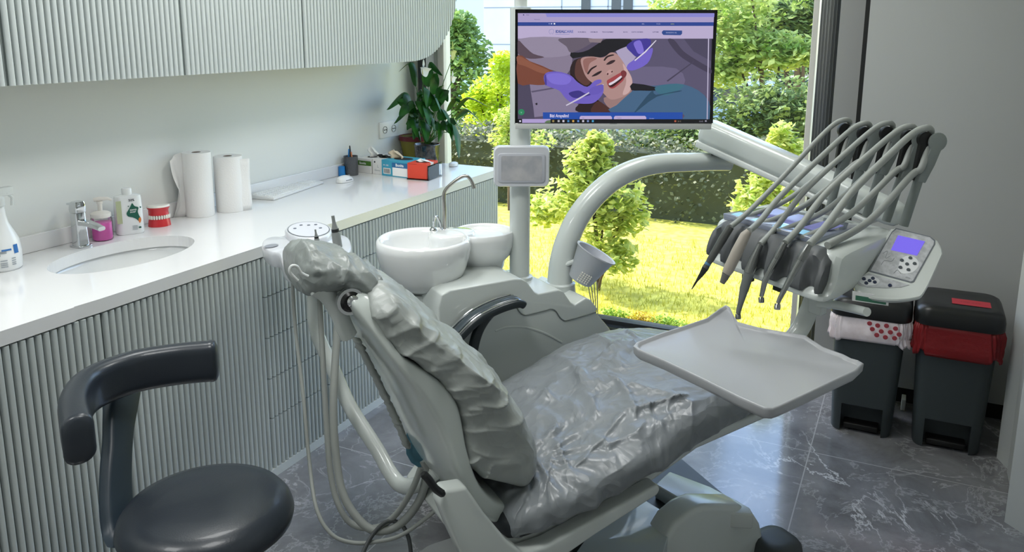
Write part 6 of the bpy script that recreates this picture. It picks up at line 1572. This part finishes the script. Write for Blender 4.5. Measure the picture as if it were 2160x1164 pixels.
car(1262, 300, 14.2, 'aeb8c6', 'silver blue car beyond the hedge under the middle of the monitor', .3)
car(1535, 215, 18.0, '9fb4d2', 'light blue car beyond the shrubs just right of the monitor', .2)
car(1690, 185, 21.0, 'e6e6e6', 'white car with dark windows at the right edge of the window', 0)
car(1625, 200, 23.5, '8f9aa8', 'grey car partly hidden by the thin tree trunk', .1)
# neighbouring building
bld = thing('building', 'tall pale neighbouring building with panel joints and dark narrow window bays', 'building', (-14, 26, GZ - .7))
x0 = at(1020, 0, 'y', 24).x; x1 = at(1470, 0, 'y', 24).x; xl = at(930, 0, 'y', 24).x - 8
bw_ = mat('facade_pale', 'ccd0d4', .6, vary=('d6d9dc', .8)); bb_ = mat('facade_blue', 'bcd3e2', .35)
MB().box((x0, 24, GZ - .7), (x1, 32, 16)).build('wall', bw_, bld, smooth=False)
MB().box((xl, 24.6, GZ - .7), (x0, 32, 16)).build('wall_wing', bb_, bld, smooth=False)
jn = MB(); z = 0
while z < 15:
    jn.box((x0 + .02, 23.985, z), (x1, 24.01, z + .03)); z += 1.15
for x in (x0 + 1.35, x0 + 2.7, x0 + 4.2, x0 + 5.6): jn.box((x, 23.985, GZ), (x + .03, 24.01, 15.5))
jn.build('panel_joints', mat('joint_grey', '8f949a', .7), bld, smooth=False)
for px in (1236, 1300, 1325):
    x = at(px, 5, 'y', 23.98).x
    f = MB().box((x - .14, 23.95, 1.5), (x + .14, 24.02, 15)).build('window', mat('bay_dark', '3f464c', .3), bld, smooth=False)
# low plants right outside the sill and grass blades
for i, (px, col) in enumerate(((1352, 'leaf_yellow_red'), (1400, 'leaf_fresh'), (1610, 'leaf_fresh'), (1640, 'leaf_fresh'), (1290, 'leaf_fresh'))):
    m_ = leafmat('leaf_yellow_red', 'b08a1e', 'd8c832', .4, 30) if col == 'leaf_yellow_red' and 'leaf_yellow_red' not in MATS else (MATS.get(col) or leafmat(col, '6f9a2a', 'b4cc4a', .45, 20))
    p = at(px, 694, 'y', 4.62); p.z = GZ
    plantx('garden_plant', ['low yellow and orange leafed plant outside the window sill', 'low green plant right of the yellow one outside the sill', 'green plant outside the sill beside the tray arm', 'rightmost low plant outside the sill', 'small green plant outside the sill at the unit'][i], 'plant', p, [((p.x, p.y, GZ + .05), (.085, .06, .05)), ((p.x + .05, p.y + .05, GZ + .03), (.09, .06, .04))], 420, .022, m_, 60 + i, .003)
rnd = random.Random(77); mb = MB()
for k in range(9000):
    y = 4.36 + rnd.random() ** 1.6 * 2.4; x = rnd.uniform(-3.2 - (y - 4.3) * .5, -.2); h = rnd.uniform(.025, .06); a = rnd.uniform(0, 6.28); w = .004
    p = V((x, y, GZ)); mb.add([p + V((cos(a) * w, sin(a) * w, 0)), p - V((cos(a) * w, sin(a) * w, 0)), p + V((rnd.uniform(-.02, .02), rnd.uniform(-.02, .02), h))], [(0, 1, 2)])
o = mb.build('grass', leafmat('grass_blade', 'a8a83c', 'dcd464', .4, 12), None, smooth=False); tag(o, 'short yellow green lawn grass growing outside the window', 'grass', kind='stuff')
